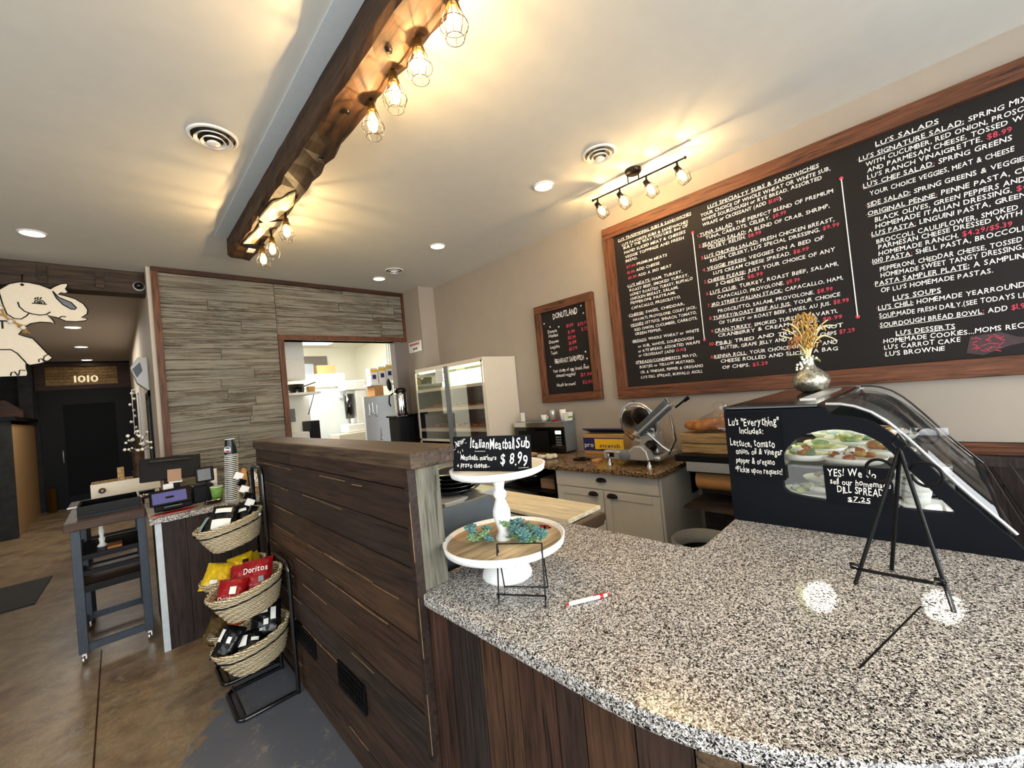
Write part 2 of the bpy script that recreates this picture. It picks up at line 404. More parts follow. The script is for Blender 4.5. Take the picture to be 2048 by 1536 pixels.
def patch_spot(loc, tgt, deg, energy):
    """added narrow spot lamp that makes a bright patch on the granite"""
    l = bpy.data.lights.new('added_patch_spot', 'SPOT'); l.spot_size = math.radians(deg); l.spot_blend = .25; l.energy = energy; l.color = (1, .97, .88); l.shadow_soft_size = .005
    o = bpy.data.objects.new('added_patch_spot', l); o.location = loc; o.rotation_euler = (V(tgt)-V(loc)).to_track_quat('-Z', 'Y').to_euler(); C.objects.link(o)
patch_spot((-2.7, -.35, 2.75), (1.385, .27, .945), .5, 6500)  # spot lamps added only to draw the bright patches on the countertop
patch_spot((-2.7, .05, 2.75), (1.49, .03, .945), .55, 6500)
TXT=[[("_LU'S TRADITIONAL SUBS & SANDWICHES_",1.933, 2.891, 0.674),("LU'S FAVORITE SUBS & SANDWICHES",1.898, 2.837, 0.608),('BUILT THE WAY YOU LIKE. 8oz OF',1.887, 2.806, 0.592),('HAND SLICED MEAT & CHEESES',1.884, 2.762, 0.564),('VEGGIE TOPPINGS AND FRESH',1.88, 2.718, 0.542),('BREAD.',1.879, 2.681, 0.12),('{$7.99} PREMIUM MEATS',1.876, 2.624, 0.385),('{$1.00} ADD CHEESE',1.876, 2.572, 0.313),('{$2.00} ADD A 3RD MEAT',1.871, 2.522, 0.408),("·_LU'S MEATS:_ HAM, TURKEY,",1.891, 2.451, 0.515),('ROAST BEEF, SMOKED TURKEY,',1.87, 2.407, 0.54),('HONEY ROASTED TURKEY, BUFFALO',1.868, 2.367, 0.567),('CHICKEN BREAST, SALAMI,',1.872, 2.328, 0.448),('PEPPERONI, PASTRAMI,',1.872, 2.29, 0.421),('CAPACALLO, PROSCIUTTO.',1.869, 2.243, 0.457),('·_CHEESE:_ SWISS, CHEDDAR,',1.91, 2.181, 0.524),('HAVARTI, PROVOLONE, COLBY JACK,',1.864, 2.133, 0.571),('·_VEGGIES:_ LETTUCE, SPINACH, TOMATO,',1.9, 2.088, 0.603),('RED ONION, CUCUMBER, CARROTS,',1.86, 2.042, 0.564),('GREEN PEPPER.',1.859, 2.003, 0.254),('·_BREADS:_ WHOLE WHEAT or WHITE',1.897, 1.94, 0.604),('or SUB, WHITE, SOURDOUGH',1.844, 1.886, 0.502),('or RYE BREAD, ASSORTED WRAPS',1.846, 1.844, 0.55),('or CROISSANT (ADD {$1.00})',1.846, 1.803, 0.429),('·_SPREADS/CONDIMENTS:_ MAYO,',1.887, 1.744, 0.558),('BOETJES or YELLOW MUSTARD,',1.847, 1.699, 0.495),('OIL & VINEGAR, PEPPER & OREGANO',1.844, 1.651, 0.553),("LU'S DILL SPREAD, BUFFALO AIOLI.",1.844, 1.604, 0.545)], [("_LU'S SPECIALTY SUBS & SANDWICHES_",1.13, 2.89, 0.714),('YOUR CHOICE OF WHOLE WHEAT OR WHITE SUB,',1.189, 2.843, 0.831),('WHITE SOURDOUGH or RYE BREAD. ASSORTED',1.183, 2.805, 0.775),('WRAPS or CROISSANT (ADD {$1.00}).',1.181, 2.764, 0.545),('{1.}_TUNA SALAD_{:} THE PERFECT BLEND OF PREMIUM',1.227, 2.694, 0.87),('TUNA, CARROTS, CELERY. {$8.99}',1.167, 2.654, 0.544),('{2.}_SEAFOOD SALAD:_ A BLEND OF CRAB, SHRIMP,',1.228, 2.606, 0.845),('CELERY, RELISH. {$8.99}',1.16, 2.57, 0.374),("{3.}_LU'S CHICKEN SALAD:_ FRESH CHICKEN BREAST,",1.218, 2.51, 0.851),("RELISH, CELERY, LU'S SPECIAL DRESSING. {$9.99}",1.153, 2.469, 0.808),('{4.}_VEGGIE FRESH:_ VEGGIES ON A BED OF',1.217, 2.41, 0.785),("LU'S CREAM CHEESE SPREAD. {$8.99}",1.14, 2.364, 0.621),('{5.}_CHEESE PLEASE:_ JUST YOUR CHOICE OF ANY',1.215, 2.314, 0.834),('3 CHEESES. {$8.99}',1.131, 2.271, 0.327),("{6.}_LU'S CLUB{:}_ TURKEY, ROAST BEEF, SALAMI,",1.21, 2.218, 0.839),('CAPACALLO, PROVOLONE. {$8.99}',1.128, 2.169, 0.541),('{7.}_3RD STREET ITALIAN STACK:_ CAPACALLO, HAM,',1.207, 2.12, 0.851),('PROSCIUTTO, SALAMI, PROVOLONE. {$8.99}',1.134, 2.062, 0.718),('{8.}_TURKEY/ROAST BEEF AU JUS{:}_ YOUR CHOICE',1.205, 2.016, 0.825),('OF TURKEY or ROAST BEEF, SWISS, AU JUS. {$8.99}',1.135, 1.969, 0.795),('{9.}_CRAN-TURKEY{:}_ SMOKED TURKEY, HAVARTI,',1.201, 1.911, 0.798),('CRANBERRY & CREAM CHEESE. {$8.99}',1.152, 1.871, 0.769),('{10.}_PB&J:_ TRIED AND TRUE... PEANUT',1.224, 1.813, 0.842),('BUTTER, GRAPE JELLY AND A BAG OF CHIPS {$7.29}',1.144, 1.77, 0.817),('{11.}_KENNA ROLL{:}_ YOUR CHOICE OF MEAT AND',1.222, 1.71, 0.8),('CHEESE ROLLED AND SLICED. A BAG',1.154, 1.666, 0.731),('OF CHIPS. {$5.29}',1.146, 1.616, 0.313)], [("_LU'S SALADS_",0.133, 2.886, 0.27),("{·}_LU'S SIGNATURE SALAD:_ SPRING MIX",0.225, 2.832, 0.679),('WITH CUCUMBER, RED ONION, PROSC|IUTTO',0.188, 2.786, 0.622),('AND PARMESAN CHEESE, TOSSED W|ITH',0.184, 2.745, 0.615),("LU'S RANCH VINAIGRETTE. {$8.99}",0.186, 2.703, 0.575),("{·}_LU'S CHEF SALAD{:}_ SPRING GREENS",0.218, 2.658, 0.603),('YOUR CHOICE VEGGIES, MEAT & CHEESE',0.183, 2.598, 0.571),('{·}_SIDE SALAD:_ SPRING GREENS & VEGGIE|S',0.209, 2.534, 0.624),('{·}_ORIGINAL PENNE{:}_ PENNE PASTA, C|UCUMBER',0.212, 2.478, 0.616),('BLACK OLIVES, GREEN PEPPERS AND',0.174, 2.43, 0.585),('HOMEMADE ITALIAN DRESSING. {$|4.29}',0.175, 2.39, 0.572),("{·}_LU'S PASTA{:}_ LINGUINI PASTA, GREEN",0.205, 2.347, 0.614),('BROCCOLI, CAULIFLOWER, SMOKED',0.178, 2.294, 0.556),('PARMESAN CHEESE DRESSED WITH',0.173, 2.259, 0.561),('HOMEMADE RANCH. {$4.29/$5.39}',0.175, 2.218, 0.527),('{·}_1010 PASTA{:}_ SHELL PASTA, BROCCOLI,',0.214, 2.178, 0.609),('PEPPERONI, CHEDDAR CHEESE, TOSSED',0.177, 2.122, 0.556),('HOMEMADE SWEET TANGY DRESSING.',0.176, 2.083, 0.556),('{·}_PASTA SAMPLER PLATE:_ A SAMPLIN|G',0.214, 2.038, 0.592),("OF LU'S HOMEMADE PASTAS.",0.183, 1.99, 0.453),("_LU'S SOUPS_",0.134, 1.931, 0.204),("{·}_LU'S CHILI:_ HOMEMADE YEARROUND",0.213, 1.886, 0.583),('{·}_SOUP:_MADE FRESH DAILY.(SEE TODAYS LI|ST)',0.21, 1.834, 0.573),('{·}_SOURDOUGH BREAD BOWL{:}_ ADD {$1.99}',0.213, 1.777, 0.592),("_LU'S DESSERTS_",0.138, 1.716, 0.246),('{·}HOMEMADE COOKIES...MOMS REC|IPE',0.206, 1.674, 0.557),("{·}LU'S CARROT CAKE",0.205, 1.636, 0.327),("{·}LU'S BROWNIE",0.205, 1.595, 0.263)], [('DONUTLAND',2.798, 2.334, 0.324),('Donuts',2.889, 2.194, 0.128),('Holes',2.883, 2.146, 0.132),('Dozen',2.886, 2.08, 0.133),('Longjohns',2.877, 2.022, 0.132),('Twists',2.874, 1.958, 0.089),('{$1.09}',2.631, 2.215, 0.093),('{$.99}',2.618, 2.146, 0.091),('{$12.99}',2.626, 2.086, 0.102),('{$1.89}',2.622, 2.032, 0.101),('{$1.79}',2.625, 1.969, 0.106),('{$20.99}',2.485, 2.203, 0.127),('{$.75}',2.443, 2.146, 0.078),('BREAKFAST SANDWICH',2.831, 1.854, 0.382),('Your choice of egg, bread, meat',2.871, 1.76, 0.477),('cheese/veggies?',2.833, 1.707, 0.262),('{$7.99}',2.508, 1.686, 0.135),('{$2.00}',2.493, 1.61, 0.12),('Hash brown!',2.835, 1.606, 0.252)], [('Lu\'s "Everything"',0.639, 1.36, 0.191),('Includes:',0.598, 1.324, 0.089),('Lettuce, tomato',0.64, 1.271, 0.168),('onion, oil & vinegar',0.621, 1.238, 0.173),('pepper & oregano',0.624, 1.199, 0.145),('*Pickle upon request!',0.632, 1.158, 0.176)], [('YES! We do',0.309, 1.168, 0.139),('sell our homemade',0.303, 1.137, 0.169),('DILL SPREAD!',0.284, 1.106, 0.136),('_$7.25_',0.256, 1.078, 0.063)]]
ZC = 3.235
# ============================================================ SETTING
o = st('floor', B(-2.8, -3.2, -.1, 3.6, 13.5, 0), 'floor', label='stained brown and slate grey concrete floor')
st('ceiling', B(-2.8, -3.2, ZC, 3.6, 5.93, ZC+.1), 'ceiling')
hc = st('ceiling_hall', B(-2.8, 5.92, ZC-.03, .34, 13.3, ZC+.07), 'hall_ceiling')
kc = st('ceiling_kitchen', B(.46, 5.66, 2.9, 4.4, 9.0, 3.0), 'kitwall')
st('wall_right', B(3.46, -3.2, 0, 3.6, 5.03, ZC), 'wall')
mb = B(3.2, 5.03, 0, 3.6, 5.5, ZC); st('wall_right', mb, 'wall')
# back wall: drywall with the doorway to the kitchen; the siding is a layer of its own
mb = MB().box(.34, 5.5, 0, 1.5, 5.64, ZC).box(1.5, 5.5, 2.5, 3.01, 5.64, ZC).box(3.01, 5.5, 0, 3.6, 5.64, ZC)
st('wall_back', mb, 'slatgrey')
rnd = random.Random(11)
def boards(y0, y1, z0, z1, plane, thick, bh, axis, minl=.7, maxl=2.2, gap=.006, rnd=rnd, side=-1):
    """horizontal boards covering [y0,y1]x[z0,z1]; axis 0: along x on a y-plane, 1: along y on an x-plane"""
    mb = MB(); z = z0; row = 0
    while z < z1-.01:
        h = min(bh*rnd.uniform(.88, 1.12), z1-z)
        if z1-z-h < .04: h = z1-z
        t = y0-rnd.uniform(0, .8)*minl
        while t < y1:
            L = rnd.uniform(minl, maxl); a = max(t, y0); b = min(t+L, y1)
            if b-a > .01:
                th = thick*rnd.uniform(.7, 1); g = gap
                if axis == 0: mb.box(a+g/2, plane-th if side < 0 else plane, z+g/2, b-g/2, plane if side < 0 else plane+th, z+h-g/2)
                else: mb.box(plane-th if side < 0 else plane, a+g/2, z+g/2, plane if side < 0 else plane+th, b-g/2, z+h-g/2)
            t += L
        z += h
    return mb
mb = boards(.39, 1.46, 0, ZC-.05, 5.5, .02, .115, 0)
m2 = boards(1.46, 3.17, 2.56, ZC-.05, 5.5, .02, .115, 0); mb.add(m2.v, m2.f)
st('wall_siding', mb, 'barn', label='weathered grey barn siding around the kitchen doorway')
st('trim_1', B(.335, 5.455, ZC-.05, 3.2, 5.5, ZC), 'darktrim')
st('trim_2', B(.335, 5.455, 0, .39, 5.5, ZC-.05), 'framez')
st('trim_3', B(1.455, 5.45, 0, 1.515, 5.645, 2.5), 'framez')
st('trim_4', B(1.455, 5.45, 2.5, 3.2, 5.645, 2.56), 'frame')
st('trim_5', B(3.165, 5.455, 2.56, 3.2, 5.5, ZC-.05), 'framez')
st('wall_kitchen_left', B(.46, 5.64, 0, .56, 9.0, 3.0), 'kitwall')
st('wall_kitchen_right', B(3.9, 5.64, 0, 4.0, 9.0, 3.0), 'kitwall')
st('wall_kitchen_back', B(.46, 8.9, 0, 4.0, 9.0, 3.0), 'kitwall')
st('wall_kitchen_front', B(.56, 5.641, 0, 1.45, 5.66, 3.0), 'kitwall')
st('floor_kitchen', B(.56, 5.64, 0, 3.9, 8.9, .012), 'slatgrey')
# hall
st('wall_hall_right', MB().box(.30, 5.5, 0, .455, 13.3, ZC), 'hallwall')
st('wall_hall_left', B(-2.8, 5.92, 0, -2.6, 13.3, ZC), 'hallwall')
st('wall_hall_end', MB().box(-2.8, 13.3, 0, -1.16, 13.44, ZC).box(-1.16, 13.3, 2.6, .45, 13.44, ZC).box(.2, 13.3, 0, .45, 13.44, ZC), 'stone')
mb = boards(-1.05, .08, 2.68, 3.1, 13.3, .03, .07, 0, 1.5, 3)
st('trim_6', mb, 'crate', label='plank transom panel over the hall door')
st('trim_7', MB().box(-1.2, 13.22, 3.1, .3, 13.3, 3.17).box(-1.2, 13.22, 2.58, .3, 13.3, 2.68).box(-1.2, 13.22, 2.68, -1.05, 13.3, 3.1).box(.08, 13.22, 2.68, .3, 13.3, 3.1), 'darktrim')
d = MB().box(-1.16, 13.26, 0, -.82, 13.32, 2.58).box(0.0, 13.26, 0, .3, 13.32, 2.58).box(-.82, 13.26, 2.25, 0, 13.32, 2.58).box(-.82, 13.26, 0, 0, 13.32, .25)
o = st('door_1', d, 'black'); MB().box(-.82, 13.28, .25, 0, 13.3, 2.25).build('glass_pane', 'bluegreyw', o)
MB().tube([(-.86, 13.24, 1.0), (-.86, 13.2, 1.0), (-.86, 13.2, 1.25), (-.86, 13.24, 1.25)], .012).build('door_handle', 'steel', o)
st('wall_pony_hall', MB().box(-1.9, 10.5, 0, -1.24, 10.62, 1.92), 'stone')
st('wall_pony_side', MB().box(-1.32, 10.62, 0, -1.24, 13.22, 1.86), 'cardboard')
st('trim_8', MB().box(-1.95, 10.45, 1.92, -1.18, 13.2, 1.98), 'black')
st('trim_9', MB().prism([(-1.75, 2.1), (-1.42, 2.32), (-1.2, 2.1)], 1, 11.5, 11.9).box(-1.75, 11.5, 1.98, -1.2, 11.9, 2.1), 'darktrim')
st('trim_10', MB().box(-1.36, 12.6, 1.98, -1.18, 12.8, ZC-.03), 'stone')
# front and left walls behind the camera, with the shop windows
st('wall_front', MB().box(-2.8, -3.35, 0, 3.6, -3.2, .55).box(-2.8, -3.35, 2.95, 3.6, -3.2, ZC).box(-2.8, -3.35, .55, -1.75, -3.2, 2.95).box(2.95, -3.35, .55, 3.6, -3.2, 2.95), 'wall')
o = st('window_1', MB().box(-1.75, -3.3, .55, 2.95, -3.24, .61).box(-1.75, -3.3, 2.89, 2.95, -3.24, 2.95).box(-1.75, -3.3, .61, -1.69, -3.24, 2.89).box(2.89, -3.3, .61, 2.95, -3.24, 2.89).box(.57, -3.3, .61, .63, -3.24, 2.89), 'black')
B(-1.69, -3.275, .61, 2.89, -3.265, 2.89).build('glass_pane', 'glass', o)
st('wall_left', MB().box(-2.9, -3.2, 0, -2.8, 5.9, .6).box(-2.9, -3.2, 2.9, -2.8, 5.9, ZC).box(-2.9, -3.2, .6, -2.8, -1.45, 2.9).box(-2.9, 2.65, .6, -2.8, 5.9, 2.9), 'wall')
o = st('window_2', MB().box(-2.88, -1.45, .6, -2.82, 2.65, .66).box(-2.88, -1.45, 2.84, -2.82, 2.65, 2.9).box(-2.88, -1.45, .66, -2.82, -1.39, 2.84).box(-2.88, 2.59, .66, -2.82, 2.65, 2.84), 'black')
B(-2.855, -1.39, .66, -2.845, 2.59, 2.84).build('glass_pane', 'glass', o)
# wainscot on the menu wall at the right edge
st('trim_11', MB().box(3.43, -1.6, 1.0, 3.46, -.06, 1.065).box(3.415, -1.6, 1.045, 3.46, -.06, 1.065), 'frame')
mb = MB()
for i in range(10): mb.box(3.44, -1.6+i*.154, 0, 3.46, -1.6+i*.154+.15, 1.0)
st('trim_12', mb, 'regfront')
# expansion joint in the floor
st('trim_13', B(-.175, 1.2, 0, -.168, 4.4, .0015), 'darktrim')
# digits on the transom; their own glow stands in for the sign lamp's light
mb = MB(); letter('1010', (-.62, 13.262, 2.74), (1, 0, 0), (0, 0, 1), .38, .15, mb, jit=0)
o = mb.build('address_numerals', 'beetle', None, solid=.01); tag(o, 'cream 1010 numerals on the plank panel over the hall door', 'numbers')
# beam over the hall mouth
mb = MB().box(-2.8, 5.72, 3.0, .30, 5.92, ZC)
o = mb.build('lintel_beam', 'beamx', None, .008); tag(o, 'dark rough timber beam across the top of the hall opening', 'beam')
for x in (-.45, -.07): B(x, 5.70, 3.03, x+.06, 5.72, 3.2).build('strap', 'beamx', o)
# ceiling beam
rb = random.Random(5)
def beam():
    mb = MB(); N = 60; y0, y1 = -1.2, 4.36; ring = []
    for i in range(N+1):
        y = y0+(y1-y0)*i/N; j = lambda s_: rb.uniform(-s_, s_)
        e = 1 if i < N else .93; j = (lambda f: (lambda s_: f(s_*1.7)))(j)
        ring.append([(.812+j(.002), y, ZC-.001), (.812+j(.004), y, 3.085+j(.004)), (.83+j(.004), y, 3.062+j(.005)), (.92+j(.004), y, 3.055+j(.007)), (.985+j(.008), y, 3.06+j(.006)), (1.005+j(.006), y, 3.085+j(.008)), (1.008+j(.004), y, ZC-.001)])
    vs = [p for r in ring for p in r]; n = 7
    fs = [(i*n+k, i*n+(k+1) % n, (i+1)*n+(k+1) % n, (i+1)*n+k) for i in range(N) for k in range(n)]
    fs += [tuple(range(n))[::-1], tuple(range(N*n, N*n+n))]
    return mb.add(vs, fs)
o = beam().build('ceiling_beam', 'beam', None); tag(o, 'rough hewn brown timber beam fixed along the ceiling', 'beam')
mb = MB()
for k, (y, x) in enumerate([(1.9, .9), (2.35, .93), (1.45, .89), (2.9, .95), (3.3, .93), (1.1, .87)]): mb.lathe([(.0, -.012), (.014, -.01), (.016, 0)], (x, y, 3.055), 8)
mb.build('nail_head', 'darkmetal', o)
M['palewood'] = wood('pale_scraped_wood', ['D8B878', 'E4CC94', 'A88450'], 1, .6, 1, '4A3018', island=False)
mb = MB(); mb.prism([(.835, 3.35), (.85, 3.05), (.93, 2.82), (.97, 3.0), (.93, 3.3), (.88, 3.4)], 2, 3.042, 3.06); mb.prism([(.84, 3.9), (.87, 3.5), (.93, 3.45), (.91, 3.86)], 2, 3.042, 3.06)
mb.build('scraped_patch', 'palewood', o)
mb = MB().prism([(.85, 3.42), (.98, 3.3), (.99, 3.42), (.87, 3.5)], 2, 3.044, 3.056).prism([(.84, 3.92), (.99, 3.86), (.98, 3.96), (.86, 3.99)], 2, 3.044, 3.056); mb.build('knot_hole', 'black', o)
B(.90, 4.02, 3.045, .955, 4.1, 3.057).build('metal_tag', 'white', o)
B(.716, -1.2, ZC-.006, .812, 4.33, ZC).build('flashing_strip', 'strip', o)
# ---------------------------------------------------------- round ceiling diffusers and downlights
def vent(loc, label, r=.115):
    t = thing('ceiling_vent', loc, label, 'vent', 'round ceiling vents'); c = V(loc)
    MB().lathe([(r*.86, -.001), (r*.9, -.012), (r, -.004), (r*1.02, 0)], c, 36).build('outer_ring', 'white', t)
    MB().lathe([(0, -.002), (r*.9, -.0015)], c, 36).build('duct', 'black', t)
    MB().lathe([(r*.6, -.014), (r*.74, -.022), (r*.76, -.024), (r*.66, -.010)], c, 36).build('ring', 'white', t)
    MB().lathe([(r*.38, -.022), (r*.5, -.034), (r*.52, -.036), (r*.42, -.018)], c, 36).build('ring', 'white', t)
    MB().lathe([(0, -.045), (r*.22, -.044), (r*.28, -.038), (r*.2, -.03)], c, 36).build('centre_cone', 'white', t)
    return t
vent((.495, 2.785, ZC), 'round white ceiling vent left of the timber beam', .125)
vent((2.58, 1.53, ZC), 'round white ceiling vent beside the track light', .12)
vent((2.566, 4.53, ZC), 'small far round white ceiling vent between two downlights', .11)
def can(loc, label, r=.082, on=True):
    t = thing('downlight', loc, label, 'ceiling light', 'recessed downlights'); c = V(loc)
    MB().lathe([(r*.84, -.004), (r*.86, -.01), (r, -.006), (r*1.03, 0)], c, 32).build('trim_ring', 'white', t)
    MB().lathe([(0, -.003), (r*.85, -.0025)], c, 32).build('diffuser', 'emitcan', t)
    return t
can((2.583, 2.066, ZC), 'recessed downlight nearest the menu board, right of the track vent')
can((2.575, 3.584, ZC), 'recessed downlight in the middle of the ceiling beyond the menu board')
can((2.555, 4.911, ZC), 'recessed downlight farthest away over the kitchen doorway')
can((-.396, 4.91, ZC), 'bright oval recessed downlight at the left above the elephant sign')
for i, y in enumerate((8.94, 10.97, 12.95)):
    can((-.39, y, ZC-.03), ('nearest hall downlight beside the elephant trunk', 'second hall downlight above the transom', 'farthest hall downlight just above the transom')[i], .1)
MB_ = B(2.35, 7.2, 2.84, 3.0, 8.1, 2.885); o = MB_.build('panel_light', 'emitkit'); tag(o, 'bright round-cornered ceiling light panel inside the kitchen', 'ceiling light')
# ---------------------------------------------------------- caged bulbs
def cage_lamp(root_name, loc, aim, label, group, energy, scale=1.0, canopy=True):
    """socket at loc, bulb hanging along aim"""
    t = thing(root_name, loc, label, 'caged bulb light', group)
    q = V(aim).normalized().to_track_quat('Z', 'Y').to_matrix()
    s = scale; c = V(loc)
    if canopy: MB().tube([c-V(aim).normalized()*.028*s, (c.x, c.y, 3.064)], .009, 8).build('stem', 'darkmetal', t)
    MB().lathe([(0, -.03*s), (.018*s, -.03*s), (.02*s, 0), (.024*s, .004*s), (.024*s, .016*s), (.018*s, .02*s)], c, 14, q).build('socket', 'brass', t)
    MB().lathe([(.012*s, .018*s), (.015*s, .03*s), (.022*s, .05*s), (.026*s, .07*s), (.022*s, .092*s), (.012*s, .104*s), (0, .107*s)], c, 16, q).build('bulb', 'bulb', t)
    MB().tube([c+q @ V((.009*s*math.cos(k*1.571), .009*s*math.sin(k*1.571), (.032 if k % 2 else .082)*s)) for k in range(9)], .0016*s, 5).build('filament', 'emitbulb', t)
    mb = MB(); n = 8
    rings = [(.024, .012), (.052, .085), (.034, .135)]
    for r, z in rings: mb.tube([c+q @ V((r*s*math.cos(2*math.pi*k/24), r*s*math.sin(2*math.pi*k/24), z*s)) for k in range(24)], .0013*s, 5, True)
    for k in range(n):
        a = 2*math.pi*k/n; pts = [(.024, .012), (.034, .04), (.05, .078), (.052, .085), (.047, .11), (.034, .135)]
        mb.tube([c+q @ V((r*s*math.cos(a), r*s*math.sin(a), z*s)) for r, z in pts], .0013*s, 5)
    mb.build('cage', 'cage', t)
    l = bpy.data.lights.new('bulb_light', 'POINT'); l.energy = energy; l.color = (1, .70, .36); l.shadow_soft_size = .004*s
    lo = bpy.data.objects.new('bulb_light', l); C.objects.link(lo); lo.parent = t; lo.location = q @ V((0, 0, .055*s))
    return t
bl = [((.955, 1.10, 3.025), 'nearest'), ((.955, 1.335, 3.02), 'second nearest'), ((.955, 1.54, 3.015), 'third nearest'), ((.955, 1.755, 3.005), 'fourth nearest')]
for loc, nm in bl:
    cage_lamp('cage_light', loc, (.0, 0.02, -1), nm+' caged bulb hanging under the ceiling beam', 'caged bulbs under the beam', 11)
for loc, nm in [((.965, 3.18, 2.985), 'first of the far cluster of three caged bulbs, below the beam end'), ((.965, 3.56, 2.975), 'middle caged bulb of the far cluster at the beam end'), ((.955, 3.80, 2.965), 'farthest caged bulb at the very end of the beam')]:
    cage_lamp('cage_light', loc, (0, .02, -1), nm, 'caged bulbs under the beam', 11)
for y, z in ((1.10, 3.04), (1.335, 3.04), (1.54, 3.04), (1.755, 3.04), (3.18, 3.03), (3.56, 3.03), (3.80, 3.02)): pass
# track light on the right
t = thing('track_light', (3.0, 1.5, ZC), 'black bar ceiling track light with four caged bulbs above the menu board', 'track light')
MB().lathe([(0, -.03), (.055, -.028), (.062, -.012), (.064, 0)], (3.0, 1.5, ZC), 28).build('canopy', 'darkmetal', t)
MB().tube([(3.0, 1.885, 3.15), (3.0, 1.1, 3.14)], .0065, 8).ball((3.0, 1.885, 3.15), .011).ball((3.0, 1.1, 3.14), .011).build('bar', 'black', t)
MB().tube([(3.0, 1.46, ZC-.02), (3.0, 1.46, 3.145)], .005).tube([(3.0, 1.55, ZC-.02), (3.0, 1.55, 3.146)], .005).build('stem', 'black', t)
for i, (y, z) in enumerate(((1.84, 3.15), (1.63, 3.148), (1.40, 3.145), (1.16, 3.142))):
    hd = MB().tube([(3.0, y, z), (3.0, y, z-.04)], [.006, .009]).build('swivel', 'black', t)
    c = V((3.0, y, z-.06)); q = V((.35, -.35, -.87)).normalized().to_track_quat('Z', 'Y').to_matrix()
    MB().lathe([(0, -.026), (.019, -.026), (.021, .0), (.024, .012), (.018, .018)], c, 14, q).build('socket', 'darkmetal', hd)
    MB().lathe([(.012, .016), (.02, .03), (.026, .055), (.022, .082), (.012, .094), (0, .097)], c, 16, q).build('bulb', 'bulb', hd)
    MB().tube([c+q @ V((.009*math.cos(k*1.571), .009*math.sin(k*1.571), .03 if k % 2 else .075)) for k in range(9)], .0016, 5).build('filament', 'emitbulb', hd)
    mb = MB()
    for r, zz in ((.026, .012), (.050, .07), (.036, .115), (.015, .118)): mb.tube([c+q @ V((r*math.cos(2*math.pi*k/20), r*math.sin(2*math.pi*k/20), zz)) for k in range(20)], .0013, 5, True)
    for k in range(8):
        a = 2*math.pi*k/8; mb.tube([c+q @ V((r*math.cos(a), r*math.sin(a), zz)) for r, zz in ((.026, .012), (.04, .04), (.05, .07), (.036, .115), (.015, .118))], .0013, 5)
    mb.build('cage', 'cage', hd)
    l = bpy.data.lights.new('bulb_light', 'POINT'); l.energy = 9; l.color = (1, .70, .36); l.shadow_soft_size = .004
    lo = bpy.data.objects.new('bulb_light', l); C.objects.link(lo); lo.parent = t; lo.location = c+q @ V((0, 0, .05))-V((3.0, 1.5, ZC))
# security camera
t = thing('security_camera', (.25, 5.7, 3.08), 'small white round security camera on the end of the dark lintel beam', 'camera')
MB().lathe([(0, -.03), (.045, -.028), (.05, 0), (.04, .02)], (.25, 5.72, 3.08), 20, Matrix.Rotation(math.radians(90), 3, 'X')).build('housing', 'white', t)
MB().ball((.25, 5.695, 3.08), .033, 16, 8).build('lens', 'blackgloss', t)
# wall lantern in the hall and dark window frames, right wall of the hall
t = thing('hall_lantern', (.29, 6.55, 2.2), 'white angular lantern on the right hall wall near the siding corner', 'lantern')
MB().prism([(.30, 2.42), (.22, 2.42), (.15, 2.3), (.20, 2.12), (.30, 2.02)], 1, 6.42, 6.62).build('body', 'white', t, .006)
MB().prism([(.235, 2.36), (.165, 2.28), (.2, 2.18), (.25, 2.26)], 1, 6.41, 6.425).build('louvre', 'grey', t)
o = MB().box(.285, 6.3, .9, .30, 6.42, 2.02).box(.285, 6.95, .9, .30, 7.05, 2.02).box(.285, 6.3, 1.95, .30, 7.05, 2.02).build('poster_frame', 'black'); tag(o, 'tall black framed panel on the hall wall under the lantern', 'frame')
B(.292, 6.42, .9, .30, 6.95, 1.95).build('panel', 'screen', o)
o = MB().box(.27, 8.2, .9, .30, 8.5, 2.15).box(.27, 9.1, .9, .30, 9.4, 2.15).box(.27, 8.2, 2.15, .30, 9.4, 2.25).build('window_frame', 'white'); tag(o, 'white framed hall window beyond the black framed panel', 'frame')
B(.285, 8.5, .9, .30, 9.1, 2.15).build('pane', 'bluegreyw', o)
o = MB().box(.27, 10.6, 0, .299, 11.7, 2.25).build('hall_side_door', 'black'); tag(o, 'black hall door farthest along the right hall wall', 'door')
mb = MB().tube([(.2, 8.8, 2.2), (.2, 8.8, 1.5)], .006)
for k in range(9): mb.ball((.2+.03*math.sin(k*2.2), 8.8+.03*math.cos(k*1.7), 2.15-k*.09), .022)
mb.tube([(.2, 8.8, 2.2), (.30, 8.8, 2.22)], .006); o = mb.build('wind_chime', 'bead'); tag(o, 'white beaded chime hanging by the hall window frame', 'wind chime')
# exit-type sign by the kitchen doorway
o = B(3.188, 5.07, 2.315, 3.2, 5.40, 2.465); o = o.build('notice_sign', 'white'); tag(o, 'small white sign with red lettering on the wall beside the kitchen doorway', 'sign')
mb = MB()
for k in range(8): mb.bar((3.187, 5.37-k*.033, 2.425+.004*(k % 2)), (3.187, 5.345-k*.033, 2.425), .001, .03)
mb.build('red_lettering', 'red', o)
mb = MB()
for k in range(3): mb.bar((3.187, 5.28-k*.04, 2.36), (3.187, 5.25-k*.04, 2.36), .001, .03)
mb.build('dark_lettering', 'black', o)
